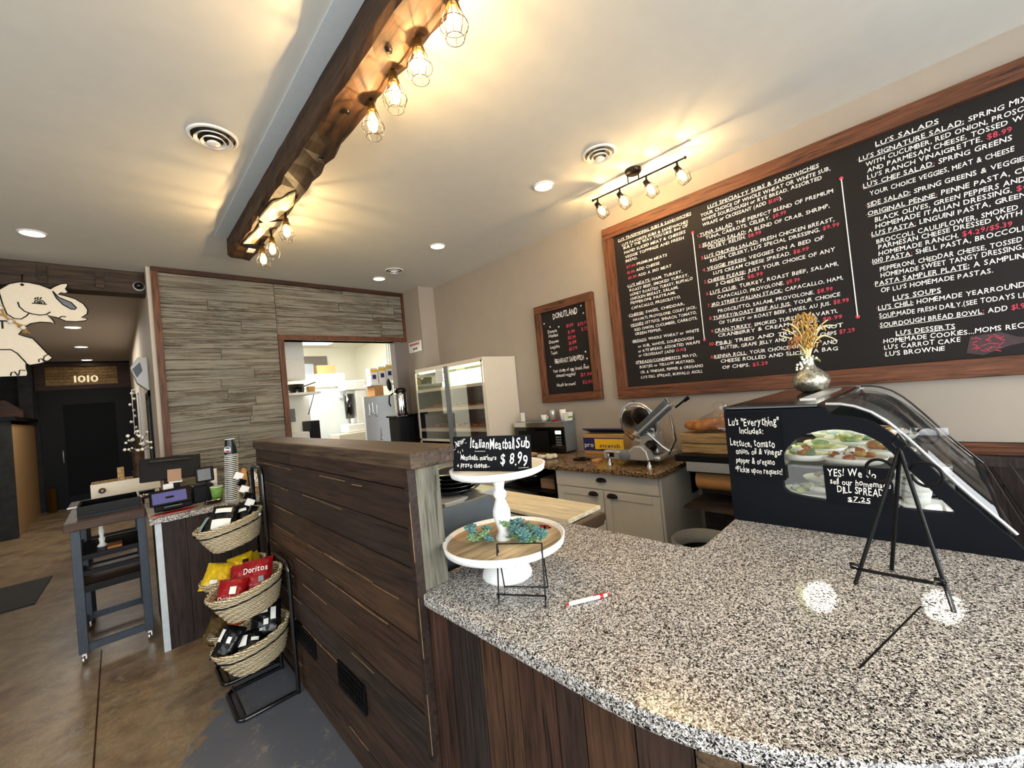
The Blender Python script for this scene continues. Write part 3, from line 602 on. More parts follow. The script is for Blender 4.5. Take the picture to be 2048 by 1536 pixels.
# ============================================================ ELEPHANT SIGN
E_ = [(-.678,2.928),(-.616,2.99),(-.556,3.014),(-.501,3.015),(-.433,3.001),(-.37,2.969),(-.343,2.997),(-.302,3.026),(-.261,3.035),(-.259,3.011),(-.274,2.979),(-.259,2.951),(-.28,2.934),(-.306,2.941),(-.324,2.925),(-.281,2.914),(-.215,2.89),(-.162,2.844),(-.137,2.79),(-.143,2.748),(-.183,2.711),(-.144,2.703),(-.157,2.682),(-.22,2.668),(-.287,2.67),(-.345,2.702),(-.402,2.718),(-.372,2.681),(-.358,2.642),(-.386,2.651),(-.45,2.653),(-.507,2.636),(-.545,2.601),(-.581,2.534),(-.549,2.52),(-.501,2.502),(-.461,2.436),(-.42,2.364),(-.389,2.325),(-.417,2.292),(-.469,2.269),(-.531,2.256),(-.551,2.28),(-.551,2.228),(-.544,2.186),(-.554,2.158),(-.78,2.155),(-.8,2.23),(-.9,2.29),(-1.05,2.27),(-1.05,2.19),(-1.25,2.19),(-1.32,2.4),(-1.3,2.6),(-1.15,2.76),(-.9,2.8),(-.78,2.79)]
t = thing('elephant_sign', (-.5, 5.66, 2.15), 'cream painted cut-out elephant sign hanging below the dark lintel beam', 'sign')
MB().prism(E_, 1, 5.655, 5.668).build('elephant_board', 'ivory', t)
L = [E_+[E_[0]]]
L += [[(-.358,2.951),(-.335,2.915),(-.322,2.895),(-.28,2.872),(-.244,2.852),(-.212,2.804),(-.222,2.788),(-.247,2.787),(-.299,2.828),(-.336,2.884),(-.358,2.951)],
      [(-.573,2.83),(-.566,2.788),(-.538,2.748),(-.496,2.727),(-.447,2.718),(-.408,2.727),(-.381,2.753)], [(-.514,2.73),(-.528,2.706),(-.56,2.676),(-.601,2.678),(-.641,2.718),(-.66,2.80),(-.678,2.928)],
      [(-.79,2.398),(-.632,2.398),(-.598,2.365),(-.551,2.28)], [(-.407,2.364),(-.441,2.335),(-.446,2.30),(-.42,2.29)], [(-.44,2.285),(-.456,2.315),(-.475,2.308),(-.474,2.285)], [(-.56,2.21),(-.59,2.215),(-.6,2.165)], [(-.605,2.165),(-.62,2.2),(-.64,2.195),(-.645,2.165)],
      [(-.33,2.70),(-.31,2.715),(-.285,2.712)], [(-.505,2.51),(-.52,2.505),(-.51,2.515)],
      [(-.49,2.825),(-.47,2.826),(-.40,2.822)], [(-.475,2.826),(-.47,2.85),(-.45,2.862),(-.43,2.857),(-.415,2.84),(-.412,2.823)], [(-.462,2.828),(-.455,2.845),(-.44,2.848),(-.43,2.835),(-.432,2.825)], [(-.472,2.862),(-.462,2.88)], [(-.455,2.868),(-.45,2.885)], [(-.44,2.868),(-.43,2.884)]]
mb = MB()
for l_ in L: mb.tube([(x, 5.652, z) for x, z in l_], .0048, 5)
mb.ball((-.445, 5.651, 2.833), .008); mb.build('black_outline', 'black', t)
MB().prism([(-.352,2.94),(-.32,2.893),(-.278,2.87),(-.244,2.848),(-.217,2.804),(-.225,2.792),(-.247,2.791),(-.297,2.832),(-.332,2.886)], 1, 5.652, 5.655).build('trunk_shadow', 'grey', t)
mb = MB(); letter('T', (-.70, 5.651, 2.585), (1, 0, 0), (0, 0, 1), .06, .075, mb, jit=0); letter('T', (-.78, 5.651, 2.585), (1, 0, 0), (0, 0, 1), .06, .075, mb, jit=0); letter('EN', (-.93, 5.651, 2.585), (1, 0, 0), (0, 0, 1), .13, .075, mb, jit=0); mb.build('black_letter', 'black', t)
MB().tube([(-.54, 5.66, 3.0), (-.54, 5.69, 3.09), (-.535, 5.72, 3.1)], .004).tube([(-1.1, 5.66, 2.75), (-1.1, 5.69, 3.09)], .004).ball((-.54, 5.65, 2.99), .012).build('hanging_cord', 'darkmetal', t)
mb = MB(); gpts = [(-.70, 2.83), (-.67, 2.77), (-.655, 2.70), (-.62, 2.65), (-.58, 2.625), (-.55, 2.60), (-.535, 2.56)]
mb.tube([(x, 5.64, z) for x, z in gpts], .008, 6)
rg = random.Random(2)
for x, z in gpts:
    for k in range(9): a = rg.uniform(0, 6.3); mb.tube([(x, 5.64, z), (x+.03*math.cos(a), 5.63, z+.03*math.sin(a))], [.004, .001], 4)
mb.build('garland', 'gold', t)
for x, z in ((-.672, 2.765), (-.62, 2.645), (-.55, 2.592)): MB().ball((x, 5.628, z), .018, 12, 8).build('garland_bead', 'bead', t)
# ============================================================ CHALKBOARDS on the menu wall (wall face x = 3.46)
def chalkboard(name, y0, y1, z0, z1, fw, label, corners_z=True):
    t = thing(name, (3.46, (y0+y1)/2, z0), label, 'chalkboard')
    B(3.435, y1+fw*.5, z0+fw*.5, 3.455, y0-fw*.5, z1-fw*.5).build('slate_panel', 'chalk', t)
    B(3.405, y1, z1-fw, 3.46, y0, z1).build('frame_rail', 'frame', t, .006)
    B(3.405, y1, z0, 3.46, y0, z0+fw).build('frame_rail', 'frame', t, .006)
    B(3.405, y0-fw, z0+fw, 3.46, y0, z1-fw).build('frame_stile', 'framez', t, .006)
    B(3.405, y1, z0+fw, 3.46, y1+fw, z1-fw).build('frame_stile', 'framez', t, .006)
    return t
XW = 3.434
big = chalkboard('menu_board', 2.085, -1.1, 1.43, 3.05, .105, 'huge wood framed chalkboard menu of sandwiches and salads on the right wall')
wm, pm = MB(), MB()
for L, h in ((TXT[0], .0235), (TXT[1], .0255), (TXT[2], .027)):
    for s_, y, z, w_ in L: letter(s_, (XW-.0005, y, z), (0, -1, 0), (0, 0, 1), w_, h, wm, pm)
for a, b, y in ((2.745, 1.867, 1.262), (2.765, 1.864, .31)):
    wm.tube([(XW-.001, y, a), (XW-.001, y-.004, b)], .0035, 5); pm.ball((XW-.001, y, a), .012, 8, 5, (.3, 1, 1)); pm.ball((XW-.001, y-.004, b), .012, 8, 5, (.3, 1, 1))
rs = random.Random(8)
for k in range(26): # rubbed out prices at the lower right
    y = rs.uniform(-.27, -.16); z = rs.uniform(1.57, 1.66); pm.tube([(XW-.001, y, z), (XW-.001, y-.02, z+rs.uniform(-.02, .02))], .002, 4)
wm.build('white_chalk_writing', 'chalkwhite', big); pm.build('pink_chalk_writing', 'chalkpink', big)
M['smear'] = mat('rubbed_chalk', '4A3A3C', .95, var=.3, vs=18)
MB().prism([(-.14, 1.57), (-.16, 1.66), (-.27, 1.665), (-.33, 1.63), (-.48, 1.62), (-.3, 1.59), (-.2, 1.55)], 0, XW-.0004, XW+.001).build('chalk_smear', 'smear', big)
don = chalkboard('donut_board', 3.045, 2.268, 1.44, 2.51, .085, 'small wood framed chalkboard of donut prices left of the big menu')
wm, pm = MB(), MB()
for i, (s_, y, z, w_) in enumerate(TXT[3]):
    letter(s_, (XW-.0005, y, z), (0, -1, 0), (0, 0, 1), w_, .062 if i == 0 else (.05 if 'BREAK' in s_ else .034), wm, pm)
for y, z in ((2.93, 2.31), (2.85, 2.26), (2.73, 2.24), (2.42, 2.40), (2.40, 2.32), (2.9, 1.83), (2.8, 1.87), (2.72, 1.78), (2.5, 1.9), (2.42, 1.93), (2.41, 1.86), (2.45, 1.8), (2.6, 1.77)): wm.ball((XW-.001, y, z), .009, 6, 4, (.3, 1, 1))
wm.build('white_chalk_writing', 'chalkwhite', don); pm.build('pink_chalk_writing', 'chalkpink', don)
M['bracket'] = mat('bronzed_bracket', '6E5A46', .4, .5, var=.2)
# ============================================================ COUNTER, HALF WALL
ZG = .945
arc = [(1.47-.76*math.cos(math.radians(a)), .55-.76*math.sin(math.radians(a))) for a in range(0, 91, 5)]
outer = [(.71, 1.335)]+arc+[(1.62, -.21), (1.78, -.207), (1.86, -.195), (1.915, -.16), (1.93, -.13)]
slab = outer+[(3.12, -.13), (3.12, .66), (1.60, .66), (1.565, .665), (1.543, .685), (1.535, .72), (1.535, 1.335)]
o = MB().prism(slab, 2, ZG-.042, ZG).build('granite_countertop', 'granite', None, .006)
tag(o, 'speckled grey and cream granite countertop with a rounded corner', 'countertop')
mb = MB(); mb.prism([(1.093, .157), (1.46, .068), (1.463, .071), (1.096, .161)], 2, ZG, ZG+.0008); mb.build('seam', 'black', o)
# base under the slab, each board standing upright along the curve
t = thing('counter_base', (1.3, .5, 0), 'dark plank clad counter base under the granite top', 'counter')
path = [(.775, 1.25), (.775, .55)]+[(1.47-.695*math.cos(math.radians(a)), .55-.695*math.sin(math.radians(a))) for a in range(4, 91, 4)]+[(1.88, -.145)]
acc = [0]
for a, b in zip(path, path[1:]): acc.append(acc[-1]+(V(b)-V(a)).length)
def at(s_):
    for i in range(len(path)-1):
        if s_ <= acc[i+1]+1e-9:
            k = (s_-acc[i])/(acc[i+1]-acc[i]); p = V(path[i]).lerp(V(path[i+1]), k); d = (V(path[i+1])-V(path[i])).normalized(); return p, V((d.y, -d.x))
    return V(path[-1]), V((0, -1))
mb, mb2 = MB(), MB(); s_ = 0; rc = random.Random(4)
while s_ < acc[-1]-.03:
    wd = rc.choice((.09, .125, .14, .075)) if s_ < .85 else .085; e = min(s_+wd-.004, acc[-1])
    p, n = at(s_); q, n2 = at(e); n = -n; n2 = -n2
    th = rc.uniform(.014, .02); tgt = mb if s_ < .85 else mb2
    vs = []
    for z in (0.0, ZG-.043):
        vs += [(p.x, p.y, z), (q.x, q.y, z), (q.x+n2.x*th, q.y+n2.y*th, z), (p.x+n.x*th, p.y+n.y*th, z)]
    tgt.add(vs, [(0, 1, 2, 3), (4, 7, 6, 5), (0, 4, 5, 1), (1, 5, 6, 2), (2, 6, 7, 3), (3, 7, 4, 0)]); s_ = e+.004
mb.build('dark_boards', 'counterfront', t); mb2.build('brown_boards', 'oakfront', t)
core = [(.80, 1.26), (.80, .55)]+[(1.47-.66*math.cos(math.radians(a)), .55-.66*math.sin(math.radians(a))) for a in range(5, 91, 5)]+[(3.1, -.11), (3.1, .63), (1.50, .63), (1.50, 1.26)]
MB().prism(core, 2, 0, ZG-.043).build('core', 'sidewood', t)
# half wall
t = thing('half_wall', (.77, 2.3, 0), 'tall dark plank partition with a wooden cap beside the granite counter', 'partition')
mb = boards(1.28, 3.39, 0, 1.372, .712, .018, .128, 1, .9, 2.4, .004, random.Random(21)); mb.build('planking', 'halfwall', t)
B(.712, 1.29, 0, .826, 3.38, 1.37).build('core', 'sidewood', t)
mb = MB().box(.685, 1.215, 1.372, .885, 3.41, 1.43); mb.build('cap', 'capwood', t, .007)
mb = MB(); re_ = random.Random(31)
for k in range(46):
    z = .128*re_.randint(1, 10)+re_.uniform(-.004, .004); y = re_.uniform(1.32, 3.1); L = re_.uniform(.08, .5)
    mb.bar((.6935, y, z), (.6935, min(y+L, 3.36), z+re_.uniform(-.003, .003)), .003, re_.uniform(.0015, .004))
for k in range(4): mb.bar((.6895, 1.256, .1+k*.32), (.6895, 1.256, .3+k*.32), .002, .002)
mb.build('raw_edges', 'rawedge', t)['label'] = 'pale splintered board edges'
MB().box(.722, 1.262, ZG+.002, .822, 1.29, 1.372).build('grey_post_board', 'greypost', t, .004)['label'] = 'weathered grey end board'
MB().box(.690, 1.255, .0, .722, 1.285, 1.372).build('corner_trim', 'halfwall', t, .003)
MB().box(.722, 1.225, 0, .776, 1.262, ZG-.044).build('corner_trim', 'counterfront', t, .003)
def grille(y0, y1, z0, z1):
    g = B(.686, y0, z0, .694, y1, z1).build('vent_grille', 'black', t)
    mb = MB(); n = 12
    for k in range(n): y = y0+.012+(y1-y0-.024)*k/(n-1); mb.tube([(.684, y, z0+.01), (.684, min(y+.02, y1-.01), (z0+z1)/2), (.684, y, z1-.01)], .003, 4)
    for k in range(4): z = z0+.02+(z1-z0-.04)*k/3; mb.tube([(.683, y0+.01, z), (.683, y1-.01, z)], .0025, 4)
    mb.build('scrollwork', 'iron', g)
grille(1.785, 2.075, .285, .41); grille(2.41, 2.72, .27, .385)
# ============================================================ REGISTER COUNTER
t = thing('register_counter', (.6, 4.25, 0), 'dark plank register counter with granite edge and a white corner strip', 'counter')
mb = MB(); x = .19; rc = random.Random(6)
while x < 1.3: wd = rc.uniform(.09, .15); mb.box(x, 3.925, 0, x+wd-.004, 3.945, .905); x += wd
mb.build('boards', 'regfront', t); B(.17, 3.945, 0, 1.3, 4.75, .905).build('core', 'sidewood', t)
B(.125, 3.90, .905, 1.32, 4.80, ZG).build('granite_top', 'granite', t, .004)
B(.152, 3.915, 0, .19, 3.95, .905).build('corner_strip', 'whitepanel', t, .003)['label'] = 'white painted corner strip'
# ============================================================ BACK COUNTER
def shaker(mb, y0, y1, z0, z1, x=2.80):
    mb.box(x, y0, z0, x+.02, y1, z1)
t = thing('base_cabinet', (3.12, 1.94, 0), 'off-white shaker base cabinet with one drawer and two doors below the slicer', 'cabinet')
B(2.82, 1.44, .1, 3.455, 2.44, .873).build('body', 'cabinet', t, .004); B(2.87, 1.46, 0, 3.455, 2.44, .1).build('toe_kick', 'black', t)
def door_panel_mb(y0, y1, z0, z1, x=2.802, rim=.06):
    mb = MB().box(x+.008, y0+.01, z0+.01, x+.018, y1-.01, z1-.01)
    return mb.box(x, y0, z0, x+.018, y0+rim, z1).box(x, y1-rim, z0, x+.018, y1, z1).box(x, y0+rim, z0, x+.018, y1-rim, z0+rim).box(x, y0+rim, z1-rim, x+.018, y1-rim, z1)
def pull(parent, y, z, x=2.80):
    mb = MB(); vs = []; fs = []; n = 12; m = 5
    for i in range(m+1):
        v_ = math.pi/2*i/m
        for k in range(n+1):
            a = math.pi*k/n; vs.append((x-.003-.026*math.sin(a)*math.sin(v_), y+.047*math.cos(a), z-.01+.03*math.sin(a)**.7*math.cos(v_)))
    for i in range(m):
        for k in range(n): fs.append((i*(n+1)+k, i*(n+1)+k+1, (i+1)*(n+1)+k+1, (i+1)*(n+1)+k))
    mb.add(vs, fs, True); return mb.build('cup_pull', 'darkmetal', parent, 0, .004)
dw = B(2.80, 1.455, .735, 2.82, 2.425, .865).build('drawer', 'cabinet', t, .003); pull(dw, 1.945, .81)
d1 = door_panel_mb(1.945, 2.425, .11, .722).build('door', 'cabinet', t, .003); pull(d1, 2.035, .69)
d2 = door_panel_mb(1.455, 1.935, .11, .722).build('door', 'cabinet', t, .003); pull(d2, 1.855, .69)
o = MB().box(2.74, 1.415, .875, 3.458, 5.02, .915).box(2.74, 5.02, .875, 3.19, 5.44, .915).build('back_countertop', 'granite2', None, .006); tag(o, 'brown granite worktop along the menu wall under the slicer and microwave', 'countertop')
t = thing('open_shelving', (3.1, 2.85, 0), 'black open shelving under the back worktop left of the white cabinet', 'shelf')
MB().box(2.83, 2.445, 0, 2.86, 2.48, .87).box(2.83, 3.2, 0, 2.86, 3.235, .87).box(3.40, 2.445, 0, 3.45, 3.235, .87).build('frame', 'black', t)
for z in (.08, .38, .62): B(2.83, 2.45, z, 3.42, 3.23, z+.02).build('shelf_board', 'black', t)
t = thing('far_cabinet', (3.12, 4.1, 0), 'off-white base cabinet run under the donut case, mostly hidden by the partition', 'cabinet')
B(2.82, 3.24, .1, 3.455, 5.0, .873).build('body', 'cabinet', t)
for k in range(3): door_panel_mb(3.26+k*.58, 3.26+k*.58+.56, .11, .86).build('door', 'cabinet', t)
# items on the open shelves
bx = B(2.90, 2.52, .642, 3.2, 2.72, .74).build('storage_tub', 'tan', None, .01); tag(bx, 'tan tub on the top open shelf next to the white cabinet', 'tub')
bx = MB().lathe([(0, 0), (.16, 0), (.18, .1), (.17, .12), (.05, .15), (.03, .17), (0, .17)], (3.05, 2.95, .642), 20).build('slow_cooker', 'blackgloss'); tag(bx, 'black lidded round cooker on the top open shelf', 'cooker')
mb = MB().ball((2.93, 2.55, .44), .04, 10, 6, (1, 1, .7)).ball((2.95, 2.6, .43), .035); mb.build('crumpled_bag', 'paper'); tag(bpy.data.objects['crumpled_bag'], 'crumpled white bag on the middle open shelf', 'bag')
# ============================================================ PREP TABLE WITH CUTTING BOARD
t = thing('prep_table', (1.25, 2.1, 0), 'stainless steel sandwich prep table behind the partition', 'prep table')
B(.86, 1.40, .1, 1.62, 3.0, .86).build('body', 'steel', t, .005)
MB().prism([(.845, .862), (1.235, .862), (1.215, 1.05), (1.16, 1.155), (.845, 1.155)], 1, 1.40, 1.425).build('hood_end', 'bluegrey', t, .004)['label'] = 'blue-grey slanted end panel of the hood'
MB().prism([(.86, 1.0), (.875, 1.0), (.875, 1.15), (.86, 1.15)], 1, 1.425, 2.9).build('hood_back', 'steel', t)
MB().bar((1.10, 1.9, .98), (1.30, 1.9, 1.10), .9, .012, (0, 0, 1)).build('hood_lid', 'bluegrey', t, .003)
B(1.24, 1.43, .86, 1.56, 2.98, .872).build('pan_rail', 'steel', t)
for k in range(4): B(1.27, 1.47+k*.36, .873, 1.53, 1.77+k*.36, .878).build('food_pan', ('black', 'breadm', 'succ2', 'tan')[k], t)
bd = MB().box(1.60, 1.33, .905, 1.885, 2.25, .93).build('cutting_board', 'board', None, .006); tag(bd, 'long pale maple cutting board on the prep table edge behind the tiered stand', 'cutting board')
t2 = MB().box(1.58, 1.40, .862, 1.9, 2.25, .878).box(1.58, 1.34, .88, 1.60, 2.25, .90).build('board_shelf', 'steel', t, .003)
MB().prism([(1.63, .84), (1.84, .84), (1.87, .87), (1.86, .902), (1.64, .902), (1.62, .87)], 1, 1.290, 1.32).build('shelf_bracket', 'bracket', t, .004)['label'] = 'brown curved end bracket'
for k, z in enumerate((.975, .995, 1.015, 1.035, 1.055)):
    o = MB().lathe([(0, 0), (.10, 0), (.135, .028), (.142, .03), (.135, .022), (.1, .006), (0, .006)], (1.30+.006*k, 1.86+.004*k, z+.112), 28).build('black_pan', 'blackgloss'); tag(o, ('bottom', 'second lowest', 'middle', 'second highest', 'top')[k]+' of the stacked round black pans beside the blue-grey hood', 'pan', 'stacked black pans')
    recenter(o, (1.30, 1.86, z+.112))
MB().box(1.12, 1.7, 1.02, 1.48, 2.02, 1.087).box(1.15, 1.73, .878, 1.45, 1.99, 1.02).build('pan_rest', 'steel', t, .004)
mb = MB().prism([(.9, 1.0), (1.15, 1.0), (1.15, 1.25), (.9, 1.28)], 1, 2.3, 2.33); o = mb.build('menu_card', 'board'); tag(o, 'cream card standing behind the black pans', 'card')
mb = MB().prism([(.9, .872), (1.15, .872), (1.15, 1.0), (.9, 1.0)], 1, 2.3, 2.33); mb.build('card_stand', 'steel', o)
# brown paper-wrapped panel strips (order ticket holder) behind the tier stand
o = MB().box(1.62, 2.45, .0, 1.66, 3.2, 1.02).build('wood_divider', 'kraft', None, .004); tag(o, 'tan upright panel behind the stacked pans', 'panel')
# bin
o = MB().prism([(1.98, 1.25), (2.3, 1.25), (2.3, .95), (1.98, .95)], 2, 0, .02)
mb = MB(); mb.lathe([(.13, 0), (.17, .55), (.178, .56), (.17, .545), (.14, .01)], (2.55, 1.07, 0), 24); o = mb.build('waste_bin', 'black'); tag(o, 'black waste bin below the corner of the granite counter', 'bin')
mb = MB().lathe([(.165, .5), (.185, .575), (.175, .585), (.155, .5)], (2.55, 1.07, 0), 24); mb.build('bin_liner', 'grey', o)
# side shelves right of the cabinet
t = thing('side_shelf', (3.25, 1.1, 0), 'dark wood shelving between the white cabinet and the display case', 'shelf')
B(3.02, .75, .955, 3.455, 1.41, 1.0).build('top_board', 'black', t); mb = boards(.75, 1.40, 0, .93, 3.44, .015, .16, 1, .7, .7, .004, random.Random(9)); mb.build('back_boards', 'sidewood', t)
B(3.05, .76, .0, 3.44, .79, .955).build('side_board', 'sidewood', t)
B(3.02, .80, .60, 3.42, 1.38, .62).build('shelf_board', 'sidewood', t)
o = MB().tube([(3.15, .82, .80), (3.15, 1.30, .80)], .07, 20).build('kraft_paper_roll', 'kraft'); tag(o, 'roll of brown kraft paper in its cutter below the shelf', 'paper roll')
t = thing('paper_cutter', (3.15, 1.05, .88), 'black metal cutter bar over the kraft paper roll', 'cutter'); B(3.03, .80, .875, 3.27, 1.33, .885).build('plate', 'blackgloss', t); B(3.02, .80, .885, 3.04, 1.33, .955).build('bar', 'steel', t)
MB().box(3.10, 1.335, .70, 3.2, 1.345, .885).box(3.10, .80, .70, 3.2, .81, .885).build('bracket', 'black', t)
for k, (c, l) in enumerate((('crate', 'lower'), ('crate', 'upper'))):
    o = MB().box(3.12, .80, 1.002+k*.075, 3.42, 1.40, 1.073+k*.075).build('bread_crate', 'crate', None, .004); tag(o, l+' pale wood tray holding bread beside the slicer', 'crate', 'bread trays')
mb = MB(); rq = random.Random(3)
for k in range(9): mb.ball((3.25+rq.uniform(-.07, .07), 1.12+rq.uniform(-.18, .2), 1.19+rq.uniform(0, .03)), .06, 10, 6, (1, 1.3, .7))
o = mb.build('bread_loaf', 'breadm'); tag(o, 'pile of bagged bread on the wooden trays', 'bread')
mb = MB(); mb.lathe([(.17, 0), (.18, .05), (.12, .11), (.05, .15), (.03, .17), (.05, .20), (.02, .22)], (3.25, 1.13, 1.15), 14, None, .75, 1.25); mb.build('plastic_bag', 'glass', o)
# ============================================================ CURVED GLASS DELI CASE
CX0, CX1 = 1.925, 3.10
def panel_outline():
    return [(.66, ZG), (.656, 1.424), (.315, 1.426), (.292, 1.418), (.285, 1.398), (.255, 1.392), (.225, 1.388), (.19, 1.38), (.163, 1.367), (.13, 1.34), (.097, 1.306), (.07, 1.27), (.042, 1.232), (.015, 1.193), (-.009, 1.154), (-.035, 1.122), (-.062, 1.09), (-.085, 1.058), (-.110, 1.028), (-.135, .998), (-.150, .975), (-.150, ZG)]
hole = [(.458, 1.10), (.459, 1.218), (.437, 1.262), (.401, 1.301), (.36, 1.325), (.317, 1.337), (.27, 1.342), (.227, 1.338), (.185, 1.322), (.149, 1.296), (.12, 1.258), (.098, 1.22), (.066, 1.18), (.035, 1.138), (.005, 1.098), (-.020, 1.066), (.067, 1.065), (.2, 1.063), (.33, 1.067), (.404, 1.075), (.44, 1.083)]
def resample(poly, n, c=(.25, 1.17)):
    out = []
    for k in range(n):
        a = 2*math.pi*k/n; d = V((math.cos(a), math.sin(a))); best = 0
        for i in range(len(poly)):
            p = V(poly[i])-V(c); q = V(poly[(i+1) % len(poly)])-V(c); e = q-p; den = d.x*(-e.y)+e.x*d.y
            if abs(den) < 1e-9: continue
            # solve t*d = p + u*e
            t_ = (p.x*(-e.y)+e.x*p.y)/den; u_ = (d.x*p.y-d.y*p.x)/den
            if t_ > 0 and -1e-6 <= u_ <= 1+1e-6: best = max(best, t_)
        out.append((c[0]+d.x*best, c[1]+d.y*best))
    return out
n = 180; A = resample(panel_outline(), n); H_ = resample(hole, n)
def side_panel(x0, x1):
    vs = [(x, p[0], p[1]) for x in (x0, x1) for L in (A, H_) for p in L]; fs = []
    for i in range(n):
        j = (i+1) % n
        fs += [(i, j, n+j, n+i), (2*n+i, 3*n+i, 3*n+j, 2*n+j), (i, 2*n+i, 2*n+j, j), (n+i, n+j, 3*n+j, 3*n+i)]
    return MB().add(vs, fs)
t = thing('deli_case', (2.5, .25, ZG), 'black deli display case with a curved glass front and an oval side window', 'display case')
o = side_panel(CX0, CX0+.03).build('side_panel', 'case', t)
B(CX0+.012, -.02, 1.062, CX0+.015, .46, 1.345).build('side_pane', 'glass', o)
MB().prism(panel_outline(), 0, CX1-.03, CX1).build('side_panel', 'case', t)
B(CX0+.005, .315, 1.426, CX1-.01, .66, 1.44).build('top_panel', 'blackgloss', t, .004)
B(CX0+.02, .33, 1.395, CX1-.02, .656, 1.426).build('top_body', 'case', t)
MB().prism([(.29, 1.40), (.30, 1.432), (.335, 1.436), (.335, 1.40)], 0, CX0+.03, CX1-.03).build('hinge_rail', 'darkmetal', t)
B(CX0+.25, .36, 1.44, CX1-.2, .42, 1.445).build('trim_strip', 'steel', t)
B(CX0+.03, .630, ZG+.02, CX1-.03, .645, 1.395).build('rear_door', 'steel', t)
B(CX0+.03, -.12, ZG+.002, CX1-.03, .64, 1.045).build('base_deck', 'case', t)
# curved glass
pr = [(.30, 1.432), (.255, 1.43), (.215, 1.42), (.17, 1.397), (.13, 1.362), (.095, 1.32), (.06, 1.272), (.02, 1.215), (-.02, 1.158), (-.06, 1.105), (-.10, 1.055), (-.135, 1.01)]
mb = MB(); vs = [(x, y, z) for x in (CX0+.035, CX1-.0) for y, z in pr]; k = len(pr)
mb.add(vs, [(i, i+1, k+i+1, k+i) for i in range(k-1)], True); mb.build('curved_glass', 'caseglass', t, 0, .006)
mb = MB(); mb.tube([(CX0+.03, y-.004, z+.004) for y, z in pr], .006, 6); mb.build('glass_edge', 'steel', t)
mb = MB(); mb.tube([(CX1, y-.004, z+.004) for y, z in pr], .005, 6); mb.build('glass_edge', 'blackgloss', t)
B(CX0+.1, .50, 1.375, CX1-.1, .53, 1.39).build('light_tube', 'emitcase', t)
MB().prism([(.04, 1.17), (.60, 1.19), (.60, 1.198), (.04, 1.178)], 0, CX0+.04, CX1-.04).build('glass_shelf', 'caseglass', t)
MB().tube([(CX0+.04, .12, 1.185), (CX1-.04, .12, 1.185)], .006).tube([(CX0+.04, .455, 1.195), (CX1-.04, .455, 1.195)], .006).build('shelf_rail', 'steel', t)
# food on shelves
def food(name, x, y, z, rx, ry, label, kind, rnd_):
    t = thing(name, (x, y, z), label, 'food tray', 'food trays in the deli case')
    MB().lathe([(0, .003), (rx*.75, .003), (rx*.85, .010), (rx, .026), (rx*1.03, .026), (rx*.9, .006), (rx*.8, 0), (0, 0)], (x, y, z), 20, None, 1, ry/rx).build('foam_tray', 'foam', t)
    a, b, c = MB(), MB(), MB()
    for k in range(16):
        an = rnd_.uniform(0, 6.28); r = rnd_.uniform(0, .65); p = (x+rx*r*math.cos(an), y+ry*r*math.sin(an), z+.018+.03*(1-r)*rnd_.uniform(.5, 1.2))
        m = Matrix.Rotation(rnd_.uniform(0, 3), 3, 'Z') @ Matrix.Rotation(rnd_.uniform(-.5, .5), 3, 'X')
        (a if k % 3 == 0 else b if k % 3 == 1 else c).ball(p, .024, 7, 4, (1.4, .8, .5), m)
    ks = {'s': ('breadm', 'foam', 'succ2'), 'l': ('leaf', 'succ2', 'foam'), 'm': ('donut', 'foam', 'gold')}[kind]
    for mb_, k_, nm in ((a, ks[0], 'filling'), (b, ks[1], 'wrap'), (c, ks[2], 'greens')): mb_.build(nm, k_, t)
    return t
rf = random.Random(12); zs = 1.2
items = [(2.06, .40, zs, .07, .09, 'salad tray at the left of the upper shelf behind the side window', 's'), (2.05, .24, zs-.005, .08, .10, 'white tray of sliced meat in the middle of the upper shelf by the side window', 'm'), (2.24, .38, zs, .08, .10, 'second row tray at the left of the upper shelf', 'l'), (2.25, .17, zs-.006, .08, .10, 'second row tray at the right of the upper shelf', 's'), (2.45, .30, zs, .09, .12, 'third row tray in the middle of the upper shelf', 'l'), (2.68, .36, zs, .09, .12, 'fourth row tray on the upper shelf', 'l'), (2.7, .17, zs-.006, .08, .10, 'fourth row tray nearest the curved glass', 'm'), (2.9, .3, zs, .09, .12, 'farthest tray on the upper shelf', 's'),
         (2.05, .38, 1.05, .09, .11, 'long pale salad tray on the case floor at the left', 'l'), (2.08, .08, 1.10, .055, .06, 'small raised tray on the case floor near the curved glass', 'l'), (2.3, .35, 1.05, .09, .11, 'second row tray on the case floor', 's')]
for x, y, z, rx, ry, l, k in items: food('food_tray', x, y, z, rx, ry, l, k, rf)
o = MB().lathe([(0, 0), (.035, 0), (.045, .045), (.0, .045)], (2.08, .08, 1.05), 16).build('tray_riser', 'foam'); tag(o, 'white riser cup under the small raised tray in the case', 'cup')
o = MB().lathe([(0, .004), (.07, .004), (.085, .014), (.088, .014), (.075, 0), (0, 0)], (2.03, .04, 1.047), 24).build('empty_plate', 'foam'); tag(o, 'empty white oval plate on the case floor at the right', 'plate')
mb = MB().lathe([(0, 0), (.04, 0), (.045, .05), (.044, .052), (.035, .03), (0, .03)], (2.3, .02, 1.10), 18); o = mb.build('glass_bowl', 'steel'); tag(o, 'small steel bowl behind the curved glass', 'bowl'); 
B(2.25, -.03, 1.047, 2.35, .07, 1.10).build('bowl_block', 'black', o)
